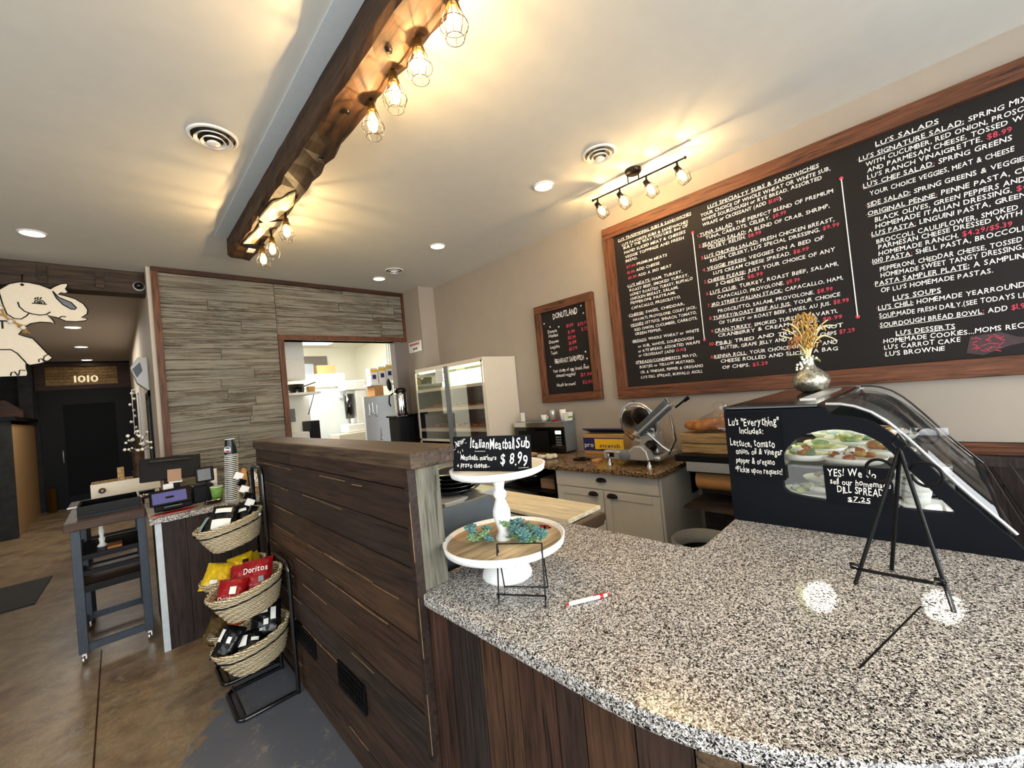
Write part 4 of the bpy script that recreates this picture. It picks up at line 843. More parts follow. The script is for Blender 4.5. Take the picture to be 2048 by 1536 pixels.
# slate signs taped to the case
def slate(name, y0, y1, z0, z1, x, lines, label, h, tilt=0):
    t = thing(name, (x, (y0+y1)/2, z0), label, 'sign'); B(x-.004, y1, z0, x, y0, z1).build('slate', 'slate', t)
    mb = MB()
    for i, (s_, y, z, w_) in enumerate(lines): letter(s_, (x-.0048, y, z), (0, -1, 0), (0, 0, 1), w_, h[i] if isinstance(h, list) else h, mb, jit=1.6)
    mb.build('white_lettering', 'chalkwhite', t); return t
slate('lettered_slate', .654, .444, 1.137, 1.412, CX0-.003, TXT[4], 'black slate listing everything toppings on the side of the deli case', [.034, .026, .03, .026, .024, .024])
slate('lettered_slate', .320, .130, 1.064, 1.205, CX0-.003, TXT[5], 'small black dill spread slate leaning on the case window behind the easel', [.026, .022, .026, .018])
# ============================================================ VASE
vx, vy, vz = 2.75, .47, 1.44
t = thing('dried_flower_vase', (vx, vy, vz), 'round mercury glass vase of dried flowers on top of the deli case', 'vase')
MB().lathe([(0, 0), (.04, 0), (.068, .015), (.085, .045), (.088, .065), (.08, .09), (.055, .115), (.032, .135), (.025, .155), (.024, .175), (.03, .19), (.026, .19), (.02, .17), (.0, .16)], (vx, vy, vz), 32).build('vase_body', 'vase', t)
u = V((math.cos(_yaw), -math.sin(_yaw), 0)); dp = V((math.sin(_yaw), math.cos(_yaw), 0))
def at3(a, z, d=0): return V((vx, vy, vz))+u*a+dp*d+V((0, 0, z))
stems = [[(0, .18), (-.03, .25), (-.08, .30), (-.145, .325)], [(0, .18), (-.02, .26), (-.06, .33), (-.115, .362)], [(0, .18), (-.015, .27), (-.05, .35), (-.095, .385)], [(0, .18), (.03, .27), (.09, .35), (.16, .352)], [(.005, .18), (.04, .26), (.1, .30), (.15, .29), (.19, .268)], [(0, .18), (.02, .28), (.07, .35), (.12, .385)], [(0, .18), (.03, .25), (.07, .30), (.11, .30)], [(0, .18), (.01, .3), (.03, .37), (.06, .40)], [(0, .18), (-.01, .3), (-.02, .4)]]
for i, s_ in enumerate(stems):
    P = [at3(a, z, .02*math.sin(i*2)*j/3) for j, (a, z) in enumerate(s_)]
    P2 = []
    for j in range(len(P)-1):
        for q in range(4):
            k = q/4; p0 = P[max(j-1, 0)]; p1 = P[j]; p2 = P[j+1]; p3 = P[min(j+2, len(P)-1)]
            P2.append(.5*((2*p1)+(p2-p0)*k+(2*p0-5*p1+4*p2-p3)*k*k+(3*p1-p0-3*p2+p3)*k**3))
    MB().tube(P2+[P[-1]], .0032, 6).build('straw_stem', 'straw', t)
rv = random.Random(4); mb = MB()
for k in range(230):
    z = rv.uniform(.24, .43); wd = .042*(1-abs(z-.35)/.13)+.016; a = rv.gauss(0, .45)*wd*1.4; p = at3(a, z, rv.uniform(-1, 1)*wd*.8)
    m = Matrix.Rotation(rv.uniform(-.6, .6), 3, 'X') @ Matrix.Rotation(rv.uniform(-.6, .6), 3, 'Y'); mb.ball(p, .008, 5, 3, (.6, .6, 1.7), m)
mb.build('dried_flower_head', 'gold', t)
mb = MB()
for k in range(26): z = .27+.002*k; p = at3(-.07+rv.uniform(-.02, .03), .28+rv.uniform(-.03, .03), rv.uniform(-.02, .02)); mb.ball(p, .008, 5, 3, (.6, .6, 1.6))
mb.build('dried_flower_head', 'breadm', t)
def leafmb(p, d, L, wd, up=V((0, 0, 1))):
    d = V(d).normalized(); s_ = d.cross(up).normalized(); mb = MB(); vs = []; N = 6
    for i in range(N+1):
        k = i/N; ww = wd*math.sin(math.pi*min(k*.9+.08, 1)); c = V(p)+d*L*k+up*(.25*L*math.sin(math.pi*k)); vs += [c-s_*ww, c+up*.15*ww, c+s_*ww]
    mb.add(vs, [f for i in range(N) for f in ((i*3, i*3+1, i*3+4, i*3+3), (i*3+1, i*3+2, i*3+5, i*3+4))], True); return mb
leafmb(at3(-.01, .18), -u+V((0, 0, .3)), .10, .03, V((0, 0, .6))+u*.4).build('leaf', 'leaf', t, 0, .002)
leafmb(at3(.01, .17), u+V((0, 0, -.2)), .055, .02).build('leaf', 'leaf', t, 0, .002)
mb = MB()
for k in range(34): mb.ball(at3(-.05+.11*rv.random()-.03, .115+rv.random()*.09, rv.uniform(-.03, .0)), rv.uniform(.005, .008), 6, 4)
mb.build('berry_spray', 'bead', t)
# ============================================================ right edge: folded dark wood stand behind the case
t = thing('folding_stand', (3.2, -.3, 0), 'dark wood folding stand at the right edge behind the deli case', 'stand')
MB().bar((3.25, -.12, 1.0), (3.2, -.40, .2), .04, .06).build('slat', 'regfront', t, .004); MB().bar((3.25, -.20, 1.0), (3.2, -.5, .2), .04, .07).build('slat', 'regfront', t, .004)
MB().bar((3.25, -.10, 1.0), (3.25, -.7, .97), .05, .05).build('rail', 'regfront', t, .004)
MB().bar((3.2, -.38, .02), (3.2, -1.2, .02), .05, .04).bar((3.2, -.40, .04), (3.2, -.40, .2), .04, .04).bar((3.2, -.5, .04), (3.2, -.5, .2), .04, .04).build('foot', 'regfront', t, .004)
mb = MB(); mb.tube([(3.15, -.42+.12*math.cos(a*.4), .78+.12*math.sin(a*.4)) for a in range(16)], .012, 8, True); mb.build('ring', 'iron', t)
# ============================================================ ON THE BACK WORKTOP
ZB = .915
# donut display cabinet
dx, y0, y1 = 2.955, 3.46, 4.93; zb, zt = ZB+.01, 2.02
t = thing('donut_cabinet', (3.2, 4.2, ZB), 'tall off-white pastry cabinet with glass fronted shelves on the back worktop', 'cabinet')
B(dx, y0, zb, 3.455, y0+.02, zt).build('side_panel', 'offwhite', t, .003); B(dx, y1-.02, zb, 3.455, y1, zt).build('side_panel', 'black', t, .003)
B(dx, y0+.02, zt-.03, 3.455, y1-.02, zt).build('top_panel', 'offwhite', t); B(dx, y0+.02, zb, 3.455, y1-.02, zb+.04).build('bottom_panel', 'black', t); B(3.435, y0+.02, zb+.04, 3.455, y1-.02, zt-.03).build('back_panel', 'bluegrey', t)
ym = 4.18
MB().box(dx-.01, ym-.045, zb+.04, dx+.02, ym+.045, zt-.03).build('centre_post', 'grey', t); 
MB().box(dx-.008, y0+.02, zb+.13, dx+.0, y1-.02, zb+.16).box(dx-.008, y0+.02, zt-.05, dx, y1-.02, zt-.03).box(dx-.008, y1-.05, zb+.04, dx, y1-.02, zt-.03).box(dx-.008, y0+.02, zb+.04, dx, y0+.045, zt-.03).build('door_frame', 'offwhite', t)
for a, b in ((y0+.045, ym-.045), (ym+.045, y1-.05)): B(dx-.006, a, zb+.16, dx-.003, b, zt-.05).build('glass_door', 'glass', t)
for z in (1.20, 1.46, 1.72): B(dx+.03, y0+.03, z, 3.43, y1-.03, z+.015).build('shelf', 'steel', t)
for z in (1.20, 1.46, 1.72):
    for a in (y0+.03, ym+.05): B(dx+.0, a, z-.02, dx+.012, a+.66, z+.018).build('shelf_rail', 'offwhite', t)
B(dx+.04, y0+.05, 1.955, dx+.09, y1-.05, 1.98).build('light_tube', 'emitcase', t)
B(dx+.41, y0+.05, 1.76, dx+.42, y1-.05, 1.95).build('glowing_backing', 'emitcase', t)  # backing itself glows, giving the cabinet top its lit look
B(dx-.012, 4.24, 1.80, dx-.009, 4.40, 1.97).build('notice', 'paper', t)
mb = MB()
for k in range(6): mb.bar((dx-.0125, 4.26, 1.82+k*.022), (dx-.0125, 4.38, 1.83+k*.022), .001, .004)
mb.build('notice_lines', 'grey', t)
rd = random.Random(9)
def pastry_tray(y, z, n, m_, label, r=.035):
    t = thing('pastry_tray', (3.15, y, z), label, 'pastry tray', 'trays of donuts'); B(3.0, y-.28, z, 3.40, y+.28, z+.012).build('tray', 'kraft', t, .004)
    for i in range(n):
        x = 3.04+.085*(i % 4); yy = y-.22+.09*(i//4)+rd.uniform(-.01, .01)
        q = Matrix.Rotation(rd.uniform(-.1, .1), 3, 'X')
        MB().tube([V((x, yy, z+.03))+V((r*.62*math.cos(a*.524), r*.62*math.sin(a*.524), 0)) for a in range(12)], r*.4, 8, True).build('donut', m_ if rd.random() < .7 else 'donut2', t)
pastry_tray(3.82, 1.477, 16, 'donut2', 'tray of chocolate donuts on the middle shelf, right half of the pastry cabinet')
pastry_tray(4.55, 1.477, 14, 'donut', 'tray of donuts on the middle shelf, left half of the pastry cabinet')
pastry_tray(4.55, 1.217, 18, 'donut', 'tray of glazed donuts on the low shelf, left half of the pastry cabinet', .042)
pastry_tray(3.82, 1.217, 12, 'donut', 'tray of donuts on the low shelf, right half of the pastry cabinet')
# airpot coffee dispenser on a black rack
t = thing('coffee_airpot', (2.88, 5.22, ZB), 'black and steel coffee airpot with a lever lid beside the pastry cabinet', 'coffee dispenser')
ax_, ay = 2.88, 5.22
B(ax_-.14, ay-.14, .905, ax_+.16, ay+.14, 1.40).build('stand', 'black', t, .01); B(ax_-.17, ay-.17, 1.40, ax_+.18, ay+.16, 1.425).build('stand_top', 'blackgloss', t, .006)
MB().lathe([(0, 1.426), (.085, 1.426), (.09, 1.45), (.088, 1.70), (.078, 1.74), (0, 1.74)], (ax_, ay, 0), 28).build('body', 'chrome', t)
MB().lathe([(.0, 1.74), (.082, 1.74), (.085, 1.76), (.07, 1.80), (.0, 1.81)], (ax_, ay, 0), 24).build('lid', 'blackgloss', t)
MB().ball((ax_-.13, ay+.06, 1.86), .07, 14, 8, (.35, .75, 1.35), Matrix.Rotation(-.35, 3, 'X')).build('lever', 'black', t)
MB().tube([(ax_-.08, ay+.05, 1.74), (ax_-.14, ay+.06, 1.70), (ax_-.15, ay+.06, 1.60), (ax_-.13, ay+.06, 1.56)], .011).build('spout', 'black', t)
MB().tube([(ax_, ay-.09, 1.76), (ax_-.02, ay-.15, 1.72), (ax_-.02, ay-.15, 1.55), (ax_, ay-.09, 1.48)], .012).build('handle', 'black', t)
# microwave
t = thing('microwave', (3.35, 2.99, ZB), 'silver microwave with a black door beside the pastry cabinet', 'microwave')
B(3.262, 2.655, ZB+.015, 3.455, 3.36, 1.245).build('body', 'grey', t, .006)['label'] = 'grey metal casing'
B(3.245, 2.65, ZB+.015, 3.262, 3.365, 1.19).build('door', 'blackgloss', t, .004); B(3.243, 2.65, 1.19, 3.262, 3.365, 1.243).build('top_strip', 'chrome', t, .003)
B(3.241, 2.86, .97, 3.245, 3.30, 1.15).build('window', 'black', t)
B(3.241, 2.69, 1.12, 3.245, 2.76, 1.15).build('display', 'emitcan', t)
mb = MB()
for a in range(4):
    for b in range(3): mb.box(3.241, 2.69+b*.026, 1.0+a*.026, 3.245, 2.708+b*.026, 1.015+a*.026)
mb.build('keypad', 'grey', t)
for a in (2.70, 3.30): MB().lathe([(.012, ZB), (.012, ZB+.015)], (3.36, a, 0), 10).build('foot', 'black', t)
zt = 1.246
def cup(x, y, z, r, h, m_, label, name='white_mug', handle=True, cat='mug'):
    t = thing(name, (x, y, z), label, cat); MB().lathe([(0, 0), (r*.8, 0), (r, h), (r*.9, h), (r*.72, .006), (0, .006)], (x, y, z), 20).build('body', m_, t)
    if handle: MB().tube([(x, y-r*.9, z+h*.8), (x, y-r*1.6, z+h*.7), (x, y-r*1.6, z+h*.35), (x, y-r*.85, z+h*.25)], .006).build('handle', m_, t)
    return t
o = B(3.33, 3.27, zt, 3.338, 3.33, zt+.10).build('white_card', 'paper'); tag(o, 'small white card standing at the left end of the microwave top', 'card')
cup(3.36, 3.0, zt, .035, .065, 'white', 'short white mug on the microwave')
o = MB().lathe([(0, 0), (.03, 0), (.03, .11), (.026, .115), (0, .115)], (3.36, 2.87, zt), 20).build('steel_canister', 'steel'); tag(o, 'slim steel canister between the mugs on the microwave', 'canister')
cup(3.36, 2.73, zt, .035, .115, 'white', 'tall white paper cup on the microwave', 'paper_cup', False, 'cup')
o = B(3.30, 2.40, zt-.0, 3.42, 2.66, zt+.008); o = MB().prism([(3.30, zt), (3.43, zt), (3.44, zt+.085), (3.29, zt+.085)], 1, 2.665, 2.67)
t = thing('plastic_tub', (3.36, 2.85, zt), 'white plastic tub with green print at the right end of the microwave top', 'tub')
# tub sits at the right end, over the casing
MB().lathe([(0, 0), (.042, 0), (.05, .075), (.052, .08), (.048, .085), (0, .085)], (3.36, 2.665+.0, zt), 4, Matrix.Rotation(math.pi/4, 3, 'Z'), 1, 1, False).build('body', 'foam', t)
B(3.32, 2.632, zt+.025, 3.40, 2.634, zt+.055).build('label_print', 'green', t)
o = MB().box(3.30, 2.78, zt, 3.34, 2.84, zt+.015).build('red_packet', 'red', None, .003); tag(o, 'flat red packet lying on the microwave by the canister', 'packet')
# plastic wrap carton
t = thing('stretch_wrap_box', (3.40, 2.32, ZB), 'navy and yellow plastic wrap carton standing behind the slicer', 'box')
B(3.32, 2.02, ZB, 3.45, 2.47, 1.11).build('carton', 'cardboard', t, .003); B(3.317, 2.02, ZB+.035, 3.32, 2.47, 1.075).build('navy_band', 'navy', t)
B(3.314, 2.02, ZB+.05, 3.318, 2.335, 1.065).build('yellow_panel', 'yellow', t)
MB().prism([(3.45, 1.11), (3.32, 1.155), (3.325, 1.165), (3.455, 1.12)], 1, 2.02, 2.47).build('lid_flap', 'navy', t)
mb = MB(); letter('pro', (3.313, 2.455, .985), (0, -1, 0), (0, 0, 1), .105, .045, mb, jit=0); mb.build('white_lettering', 'chalkwhite', t)
mb = MB(); letter('stretch', (3.312, 2.28, .985), (0, -1, 0), (0, 0, 1), .22, .035, mb, jit=0); mb.bar((3.312, 2.27, .965), (3.312, 2.1, .965), .001, .008); mb.build('dark_lettering', 'navy', t)
# food slicer
t = thing('meat_slicer', (3.15, 1.7, ZB), 'stainless steel deli slicer on the end of the brown worktop', 'slicer')
for x, y in ((2.93, 1.93), (2.90, 1.56), (3.33, 1.50), (3.33, 1.9)): MB().lathe([(.024, 0), (.02, .02), (.012, .03), (.012, .055)], (x, y, ZB), 14).build('foot', 'chrome', t)
MB().prism([(1.97, .965), (1.97, 1.035), (1.74, 1.035), (1.68, 1.08), (1.62, 1.075), (1.58, 1.04), (1.56, .965)], 0, 2.905, 3.0).build('control_base', 'steel', t, .01)
B(2.90, 1.87, .985, 2.905, 1.93, 1.02).build('switch', 'black', t); B(2.897, 1.91, .99, 2.901, 1.925, 1.012).build('switch_light', 'white', t)
B(3.0, 1.52, .945, 3.36, 1.94, .99).build('base_casting', 'steel', t, .02)
q = Matrix.Rotation(math.radians(90), 3, 'Y')
MB().lathe([(0, -.02), (.045, -.018), (.06, .0), (.06, .03), (0, .03)], (2.98, 1.71, 1.01), 20, q).lathe([(0, 0), (.04, 0), (.048, .02), (.048, .05), (0, .05)], (2.88, 1.77, 1.0), 20, q).build('gauge_knob', 'grey', t)
q2 = Matrix.Rotation(math.radians(28), 3, 'X') @ Matrix.Rotation(math.radians(78), 3, 'Y')
MB().lathe([(0, -.012), (.10, -.012), (.15, -.004), (.17, 0), (.15, .006), (.1, .018), (.06, .03), (0, .032)], (3.10, 1.74, 1.23), 40, q2).build('blade', 'chrome', t)
MB().lathe([(0, 0), (.075, 0), (.085, .015), (.06, .05), (0, .055)], (3.07, 1.69, 1.29), 24, q2).build('blade_cover', 'darkmetal', t)
MB().tube([V((3.12, 1.74, 1.23))+q2 @ V((.178*math.cos(a*.17), .178*math.sin(a*.17), 0)) for a in range(8, 30)], .012, 8).build('blade_guard', 'steel', t)
MB().ball((3.12, 1.78, 1.40), .05, 12, 8, (.7, 1.1, .5)).build('cover_knob', 'chrome', t)
a = V((3.03, 1.70, 1.15)); b = V((3.03, 1.40, 1.385)); 
MB().bar(a, b, .30*.4, .016, (0, -.6, -.75)).build('carriage_plate', 'steel', t, .004)
MB().bar(a+V((0, .01, .03)), b+V((0, .02, .035)), .02, .05, (0, .6, .75)).build('carriage_wall', 'chrome', t, .004)
MB().bar(V((3.02, 1.70, 1.17)), V((3.02, 1.42, 1.39)), .012, .085, (0, .6, .75)).build('carriage_side', 'bluegrey', t, .003)
MB().tube([(3.05, 1.38, 1.36), (3.05, 1.30, 1.415)], .008).tube([(3.05, 1.31, 1.405), (3.05, 1.275, 1.43)], [.012, .015]).build('pusher_handle', 'black', t)
MB().tube([(3.05, 1.64, 1.17), (3.05, 1.52, 1.06), (3.05, 1.46, 1.02)], .014).build('carriage_arm', 'chrome', t)
MB().tube([(3.10, 1.45, 1.30), (3.12, 1.44, 1.10), (3.1, 1.50, .99)], .013).build('side_arm', 'chrome', t)
MB().ball((3.02, 1.60, 1.06), .05, 12, 8).build('hinge_housing', 'darkmetal', t)
MB().prism([(1.72, 1.0), (1.70, 1.16), (1.58, 1.16), (1.55, 1.0)], 0, 3.05, 3.2).build('motor_housing', 'steel', t, .015)
# small things on the worktop
o = MB().lathe([(0, 0), (.022, 0), (.022, .10), (.018, .115), (0, .12)], (3.05, 2.02, ZB), 14).build('shaker_bottle', 'glass'); tag(o, 'small clear bottle with a pale label left of the slicer', 'bottle')
MB().lathe([(.0225, .03), (.0225, .08)], (3.05, 2.02, ZB), 14).build('bottle_label', 'screen', o)
o = B(2.95, 2.06, ZB, 3.03, 2.13, ZB+.025).build('sponge', 'kraft', None, .005); tag(o, 'tan sponge at the left foot of the slicer', 'sponge')
o = MB().box(2.98, 2.22, ZB, 3.06, 2.36, ZB+.018).box(3.0, 2.24, ZB+.018, 3.03, 2.30, ZB+.03).build('dark_tongs_holder', 'darkmetal', None, .004); tag(o, 'dark flat tool lying on the worktop before the wrap carton', 'tool')
mb = MB(); rq = random.Random(14)
for k in range(10): mb.ball((3.0+rq.uniform(-.05, .05), 2.67+rq.uniform(-.09, .09), ZB+.022), .03, 7, 4, (1.3, 1, .7), Matrix.Rotation(rq.uniform(0, 3), 3, 'Z'))
o = mb.build('crumpled_cloth', 'offwhite'); tag(o, 'crumpled cream cloth on the worktop before the microwave', 'cloth')
mb = MB()
for k in range(10): mb.ball((3.02+rq.uniform(-.05, .05), 2.95+rq.uniform(-.06, .06), ZB+.022), .028, 7, 4, (1.2, 1, .7))
o = mb.build('wrapped_rolls', 'tan'); tag(o, 'small heap of wrapped rolls left of the cream cloth', 'food')
o = MB().lathe([(0, 0), (.03, 0), (.032, .07), (0, .07)], (2.92, 3.45, ZB), 14).build('spice_jar', 'foam'); tag(o, 'white jar on the worktop in front of the pastry cabinet corner', 'jar')
for k, (m_, l) in enumerate((('red', 'red lidded'), ('steel', 'silver'), ('gold', 'golden'))):
    o = MB().lathe([(0, 0), (.026, 0), (.028, .09), (.02, .1), (.02, .115), (0, .115)], (2.88, 3.6+.09*k, ZB), 14).build('spice_bottle', m_); tag(o, l+' bottle in the row before the pastry cabinet', 'bottle', 'bottles by the pastry cabinet')
# framed photo and salt cellar behind the meatball sign
t = thing('framed_photo', (2.86, 3.28, ZB), 'small dark framed picture of a white figure behind the meatball sign', 'picture')
B(2.85, 3.16, ZB, 2.87, 3.40, 1.13).build('frame', 'slate', t); MB().ball((2.846, 3.32, 1.04), .035, 12, 8, (.1, 1, 1)).ball((2.846, 3.32, .98), .05, 12, 8, (.1, 1, 1)).build('white_figure', 'bead', t); B(2.846, 3.18, .96, 2.849, 3.26, 1.11).build('photo', 'screen', t)
# ============================================================ KITCHEN
t = thing('kitchen_cupboard', (1.86, 6.6, 1.86), 'white tall wall cupboard at the left inside the kitchen', 'cupboard')
B(1.2, 6.32, 2.06, 2.0, 6.9, 2.9).build('body', 'kitwall', t, .004); B(1.72, 6.30, 2.36, 1.995, 6.32, 2.88).build('door', 'white', t, .003); B(1.72, 6.30, 2.08, 1.995, 6.32, 2.34).build('door', 'white', t, .003)
B(1.2, 6.1, 1.84, 2.12, 6.9, 1.87).build('shelf_board', 'white', t); B(1.2, 6.88, 1.2, 2.2, 6.9, 1.84).build('back_panel', 'kitwall', t)
o = MB().lathe([(.10, 0), (.11, .13), (.105, .13), (.09, .01)], (1.87, 6.35, 1.87), 20).tube([(1.98, 6.35, 1.97), (2.14, 6.35, 2.02)], .01).build('cooking_pot', 'blackgloss'); tag(o, 'black cooking pot on the shelf under the kitchen cupboard', 'pot')
o = B(2.02, 6.3, 1.87, 2.11, 6.4, 1.96).build('orange_box', 'gold'); tag(o, 'orange box beside the black pot on the kitchen shelf', 'box')
o = B(1.79, 6.84, 1.46, 1.97, 6.87, 1.66).build('soap_dispenser', 'grey'); tag(o, 'grey square dispenser on the wall below the pot shelf', 'dispenser')
o = MB().box(1.2, 6.5, .0, 2.05, 6.95, 1.3).build('white_counter_unit', 'white', None, .01); tag(o, 'white worktop unit at the lower left of the kitchen', 'counter')
t = thing('refrigerator', (2.75, 8.1, 0), 'pale grey tall refrigerator at the back of the kitchen', 'refrigerator')
B(2.36, 7.65, .05, 3.10, 8.5, 2.25).build('body', 'white', t, .01); B(2.37, 7.60, 2.0, 3.09, 7.65, 2.24).build('top_grille', 'offwhite', t, .005); B(2.37, 7.60, .1, 3.09, 7.65, 1.97).build('door', 'strip', t, .008)
MB().tube([(2.96, 7.6, 1.78), (2.96, 7.56, 1.8), (3.02, 7.55, 1.78), (3.02, 7.56, 1.65)], .012).build('door_handle', 'chrome', t)
o = MB().box(2.4, 7.8, 2.25, 2.62, 8.3, 2.45).build('box_on_refrigerator', 'grey'); tag(o, 'grey box on top of the kitchen refrigerator', 'box')
o = MB().box(2.68, 7.8, 2.25, 3.0, 8.3, 2.42).build('storage_box', 'cardboard'); tag(o, 'brown box on top of the kitchen refrigerator', 'box')
o = MB().prism([(2.3, 2.27), (3.25, 2.27), (3.25, 2.72), (2.3, 2.72)], 1, 8.84, 8.86).build('dark_recess_sheet', 'slatgrey'); tag(o, 'flat dark grey sheet for a recess on the kitchen back wall above the refrigerator', 'recess')  # flat dark grey sheet drawn in place of a deep opening
t = thing('drink_machine', (3.1, 7.35, .9), 'white drink machine with a dark cylinder in the kitchen', 'machine')
B(2.92, 7.22, 1.9, 3.32, 7.55, 2.08).build('head', 'white', t, .02); B(3.1, 7.24, 1.3, 3.32, 7.55, 1.9).build('column', 'white', t, .02); B(2.9, 7.2, 1.15, 3.32, 7.55, 1.3).build('base', 'white', t, .02)
MB().lathe([(0, 1.4), (.075, 1.4), (.088, 1.84), (0, 1.84)], (3.0, 7.3, 0), 20).build('cylinder', 'blackgloss', t)
o = B(2.7, 7.1, 0, 3.4, 7.54, 1.148).build('machine_stand', 'offwhite', None, .01); tag(o, 'pale cabinet under the white drink machine', 'cabinet')
for k, (x, z) in enumerate(((2.93, 1.93), (3.07, 1.95), (3.2, 1.98))):
    o = B(x, 6.2, z, x+.12, 6.36, z+.26).build('carton', 'white', None, .004); tag(o, ('left', 'middle', 'right')[k]+' white carton with a yellow band on the high kitchen shelf', 'carton', 'cartons on the kitchen shelf')
    B(x, 6.195, z+.19, x+.12, 6.2, z+.235).build('yellow_band', 'yellow', o); B(x+.03, 6.195, z+.08, x+.09, 6.2, z+.15).build('print', 'navy', o)
t = thing('carton_shelf', (3.15, 6.3, 1.9), 'white kitchen shelf carrying the yellow banded cartons', 'shelf'); B(2.9, 6.15, 1.905, 3.89, 6.45, 1.928).build('board', 'white', t)
B(3.05, 6.15, 1.95-.02+.0, 3.2, 6.19, 1.951).build('edge', 'white', t)
o = B(2.95, 6.15, 1.74, 3.1, 6.4, 1.90).build('hanging_box', 'kraft'); tag(o, 'orange-brown box under the kitchen carton shelf', 'box')
t = thing('utensil_board', (3.2, 6.62, .0), 'stainless panel hung with ladles inside the kitchen', 'panel')
B(2.96, 6.6, .0, 3.6, 6.66, 1.75).build('sheet', 'steel', t, .004)
for k, (x, z) in enumerate(((3.04, 1.62), (3.10, 1.64), (3.17, 1.6), (3.22, 1.2))): MB().tube([(x, 6.585, z), (x, 6.585, z-.16)], .006).ball((x, 6.58, z-.18), .025, 10, 6, (1, .4, 1)).build('ladle', 'chrome', t)
mb = MB().tube([(2.12, 6.4, 1.84), (2.02, 6.4, 1.55)], .006); o = mb.build('spatula', 'black'); tag(o, 'black handled utensil hanging from the pot shelf', 'utensil')
o = MB().box(2.07, 6.5, 0, 2.2, 6.9, 1.45).build('dark_bin', 'black'); tag(o, 'black upright gap unit between the white counter and the refrigerator', 'bin')
for k in range(3):
    mb = MB().tube([(3.6+.05*k, 6.9, 1.8), (3.6+.05*k, 6.9, 2.88)], .012); o = mb.build('conduit', 'steel'); tag(o, ('first', 'second', 'third')[k]+' vertical pipe on the kitchen right side', 'pipe', 'kitchen pipes')
U3 = V((math.cos(_yaw), -math.sin(_yaw), 0)); D3 = V((math.sin(_yaw), math.cos(_yaw), 0)); Z3 = V((0, 0, 1))
# ============================================================ TIERED STAND
sx, sy = .974, 1.118
t = thing('tiered_stand', (sx, sy, ZG), 'two-tier white distressed tray stand with a turned stem on the granite counter', 'tiered tray')
cc = (sx, sy, ZG)
MB().lathe([(0, 0), (.086, 0), (.09, .008), (.086, .022), (.07, .042), (.042, .056), (.026, .066), (.022, .08), (.03, .092), (.034, .10), (.024, .108), (.02, .113)], cc, 36).build('base', 'distress', t)
MB().lathe([(0, .113), (.195, .113), (.214, .118), (.219, .142), (.213, .143), (.206, .128), (0, .128)], cc, 56).build('lower_tray', 'distress', t)
MB().lathe([(0, .1285), (.204, .1285), (.204, .1305), (0, .1305)], cc, 48).build('tray_floor', 'tray', t)['label'] = 'pale wood floor of the lower tray'
MB().lathe([(.028, .130), (.03, .140), (.022, .15), (.018, .165), (.026, .19), (.032, .215), (.031, .235), (.022, .26), (.017, .275), (.024, .287), (.024, .298), (.016, .31), (.02, .33), (.025, .348), (.024, .36), (.018, .37)], cc, 28).build('turned_stem', 'distress', t)
MB().lathe([(0, .368), (.155, .368), (.168, .374), (.173, .394), (.167, .395), (.161, .383), (0, .383)], cc, 48).build('upper_tray', 'distress', t)
# slate on the upper tray
sc_ = V((sx, sy, 0))-D3*.055-U3*.018+V((0, 0, ZG+.386))
t = thing('meatball_sign', sc_, 'black slate advertising an italian meatball sub on the upper tray of the stand', 'sign')
Us, Ds = U3, D3
U3 = (Us*math.cos(.3)-Ds*math.sin(.3)-Z3*.035).normalized(); D3 = (Ds*math.cos(.3)+Us*math.sin(.3)).normalized(); lean = (Z3+D3*.10+U3*.035).normalized(); m = Matrix((U3, D3, lean)).transposed()
W_, HH = .29, .122
MB().obox(sc_+lean*HH/2, (W_, .006, HH), m).build('slate', 'slate', t, .001)
f0 = sc_-D3*.0042; mb = MB()
def sg(s_, a, b, w_, h, mb=mb, jit=1.8, rot=0): letter(s_, f0+U3*(-W_/2+a)+lean*b, (U3+lean*rot).normalized(), lean, w_, h, mb, jit=jit)
sg('NEW', .012, .084, .035, .018, rot=.45); sg('Italian', .068, .080, .07, .033); sg('Meatball', .142, .076, .09, .036); sg('Sub', .237, .08, .05, .036)
sg('Meatballs, marinara', .03, .040, .135, .018); sg('+ provo cheese...', .015, .014, .125, .018); sg('$ 8.99', .18, .022, .095, .036)
mb.bar(f0+U3*(.1)+lean*.012, f0+U3*(.135)+lean*.014, .001, .003, D3); mb.bar(f0+U3*(-.06)+lean*.07, f0+U3*(-.02)+lean*.07, .001, .003, D3)
for a, b, c, d in ((.005, .075, .012, .08), (.02, .065, .022, .073), (.04, .07, .037, .078), (.055, .1, .048, .1), (.008, .105, .014, .1), (.05, .115, .045, .11), (.03, .062, .03, .07)): mb.bar(f0+U3*(-W_/2+a)+lean*b, f0+U3*(-W_/2+c)+lean*d, .001, .002, D3)
mb.build('white_lettering', 'chalkwhite', t)
U3, D3 = Us, Ds
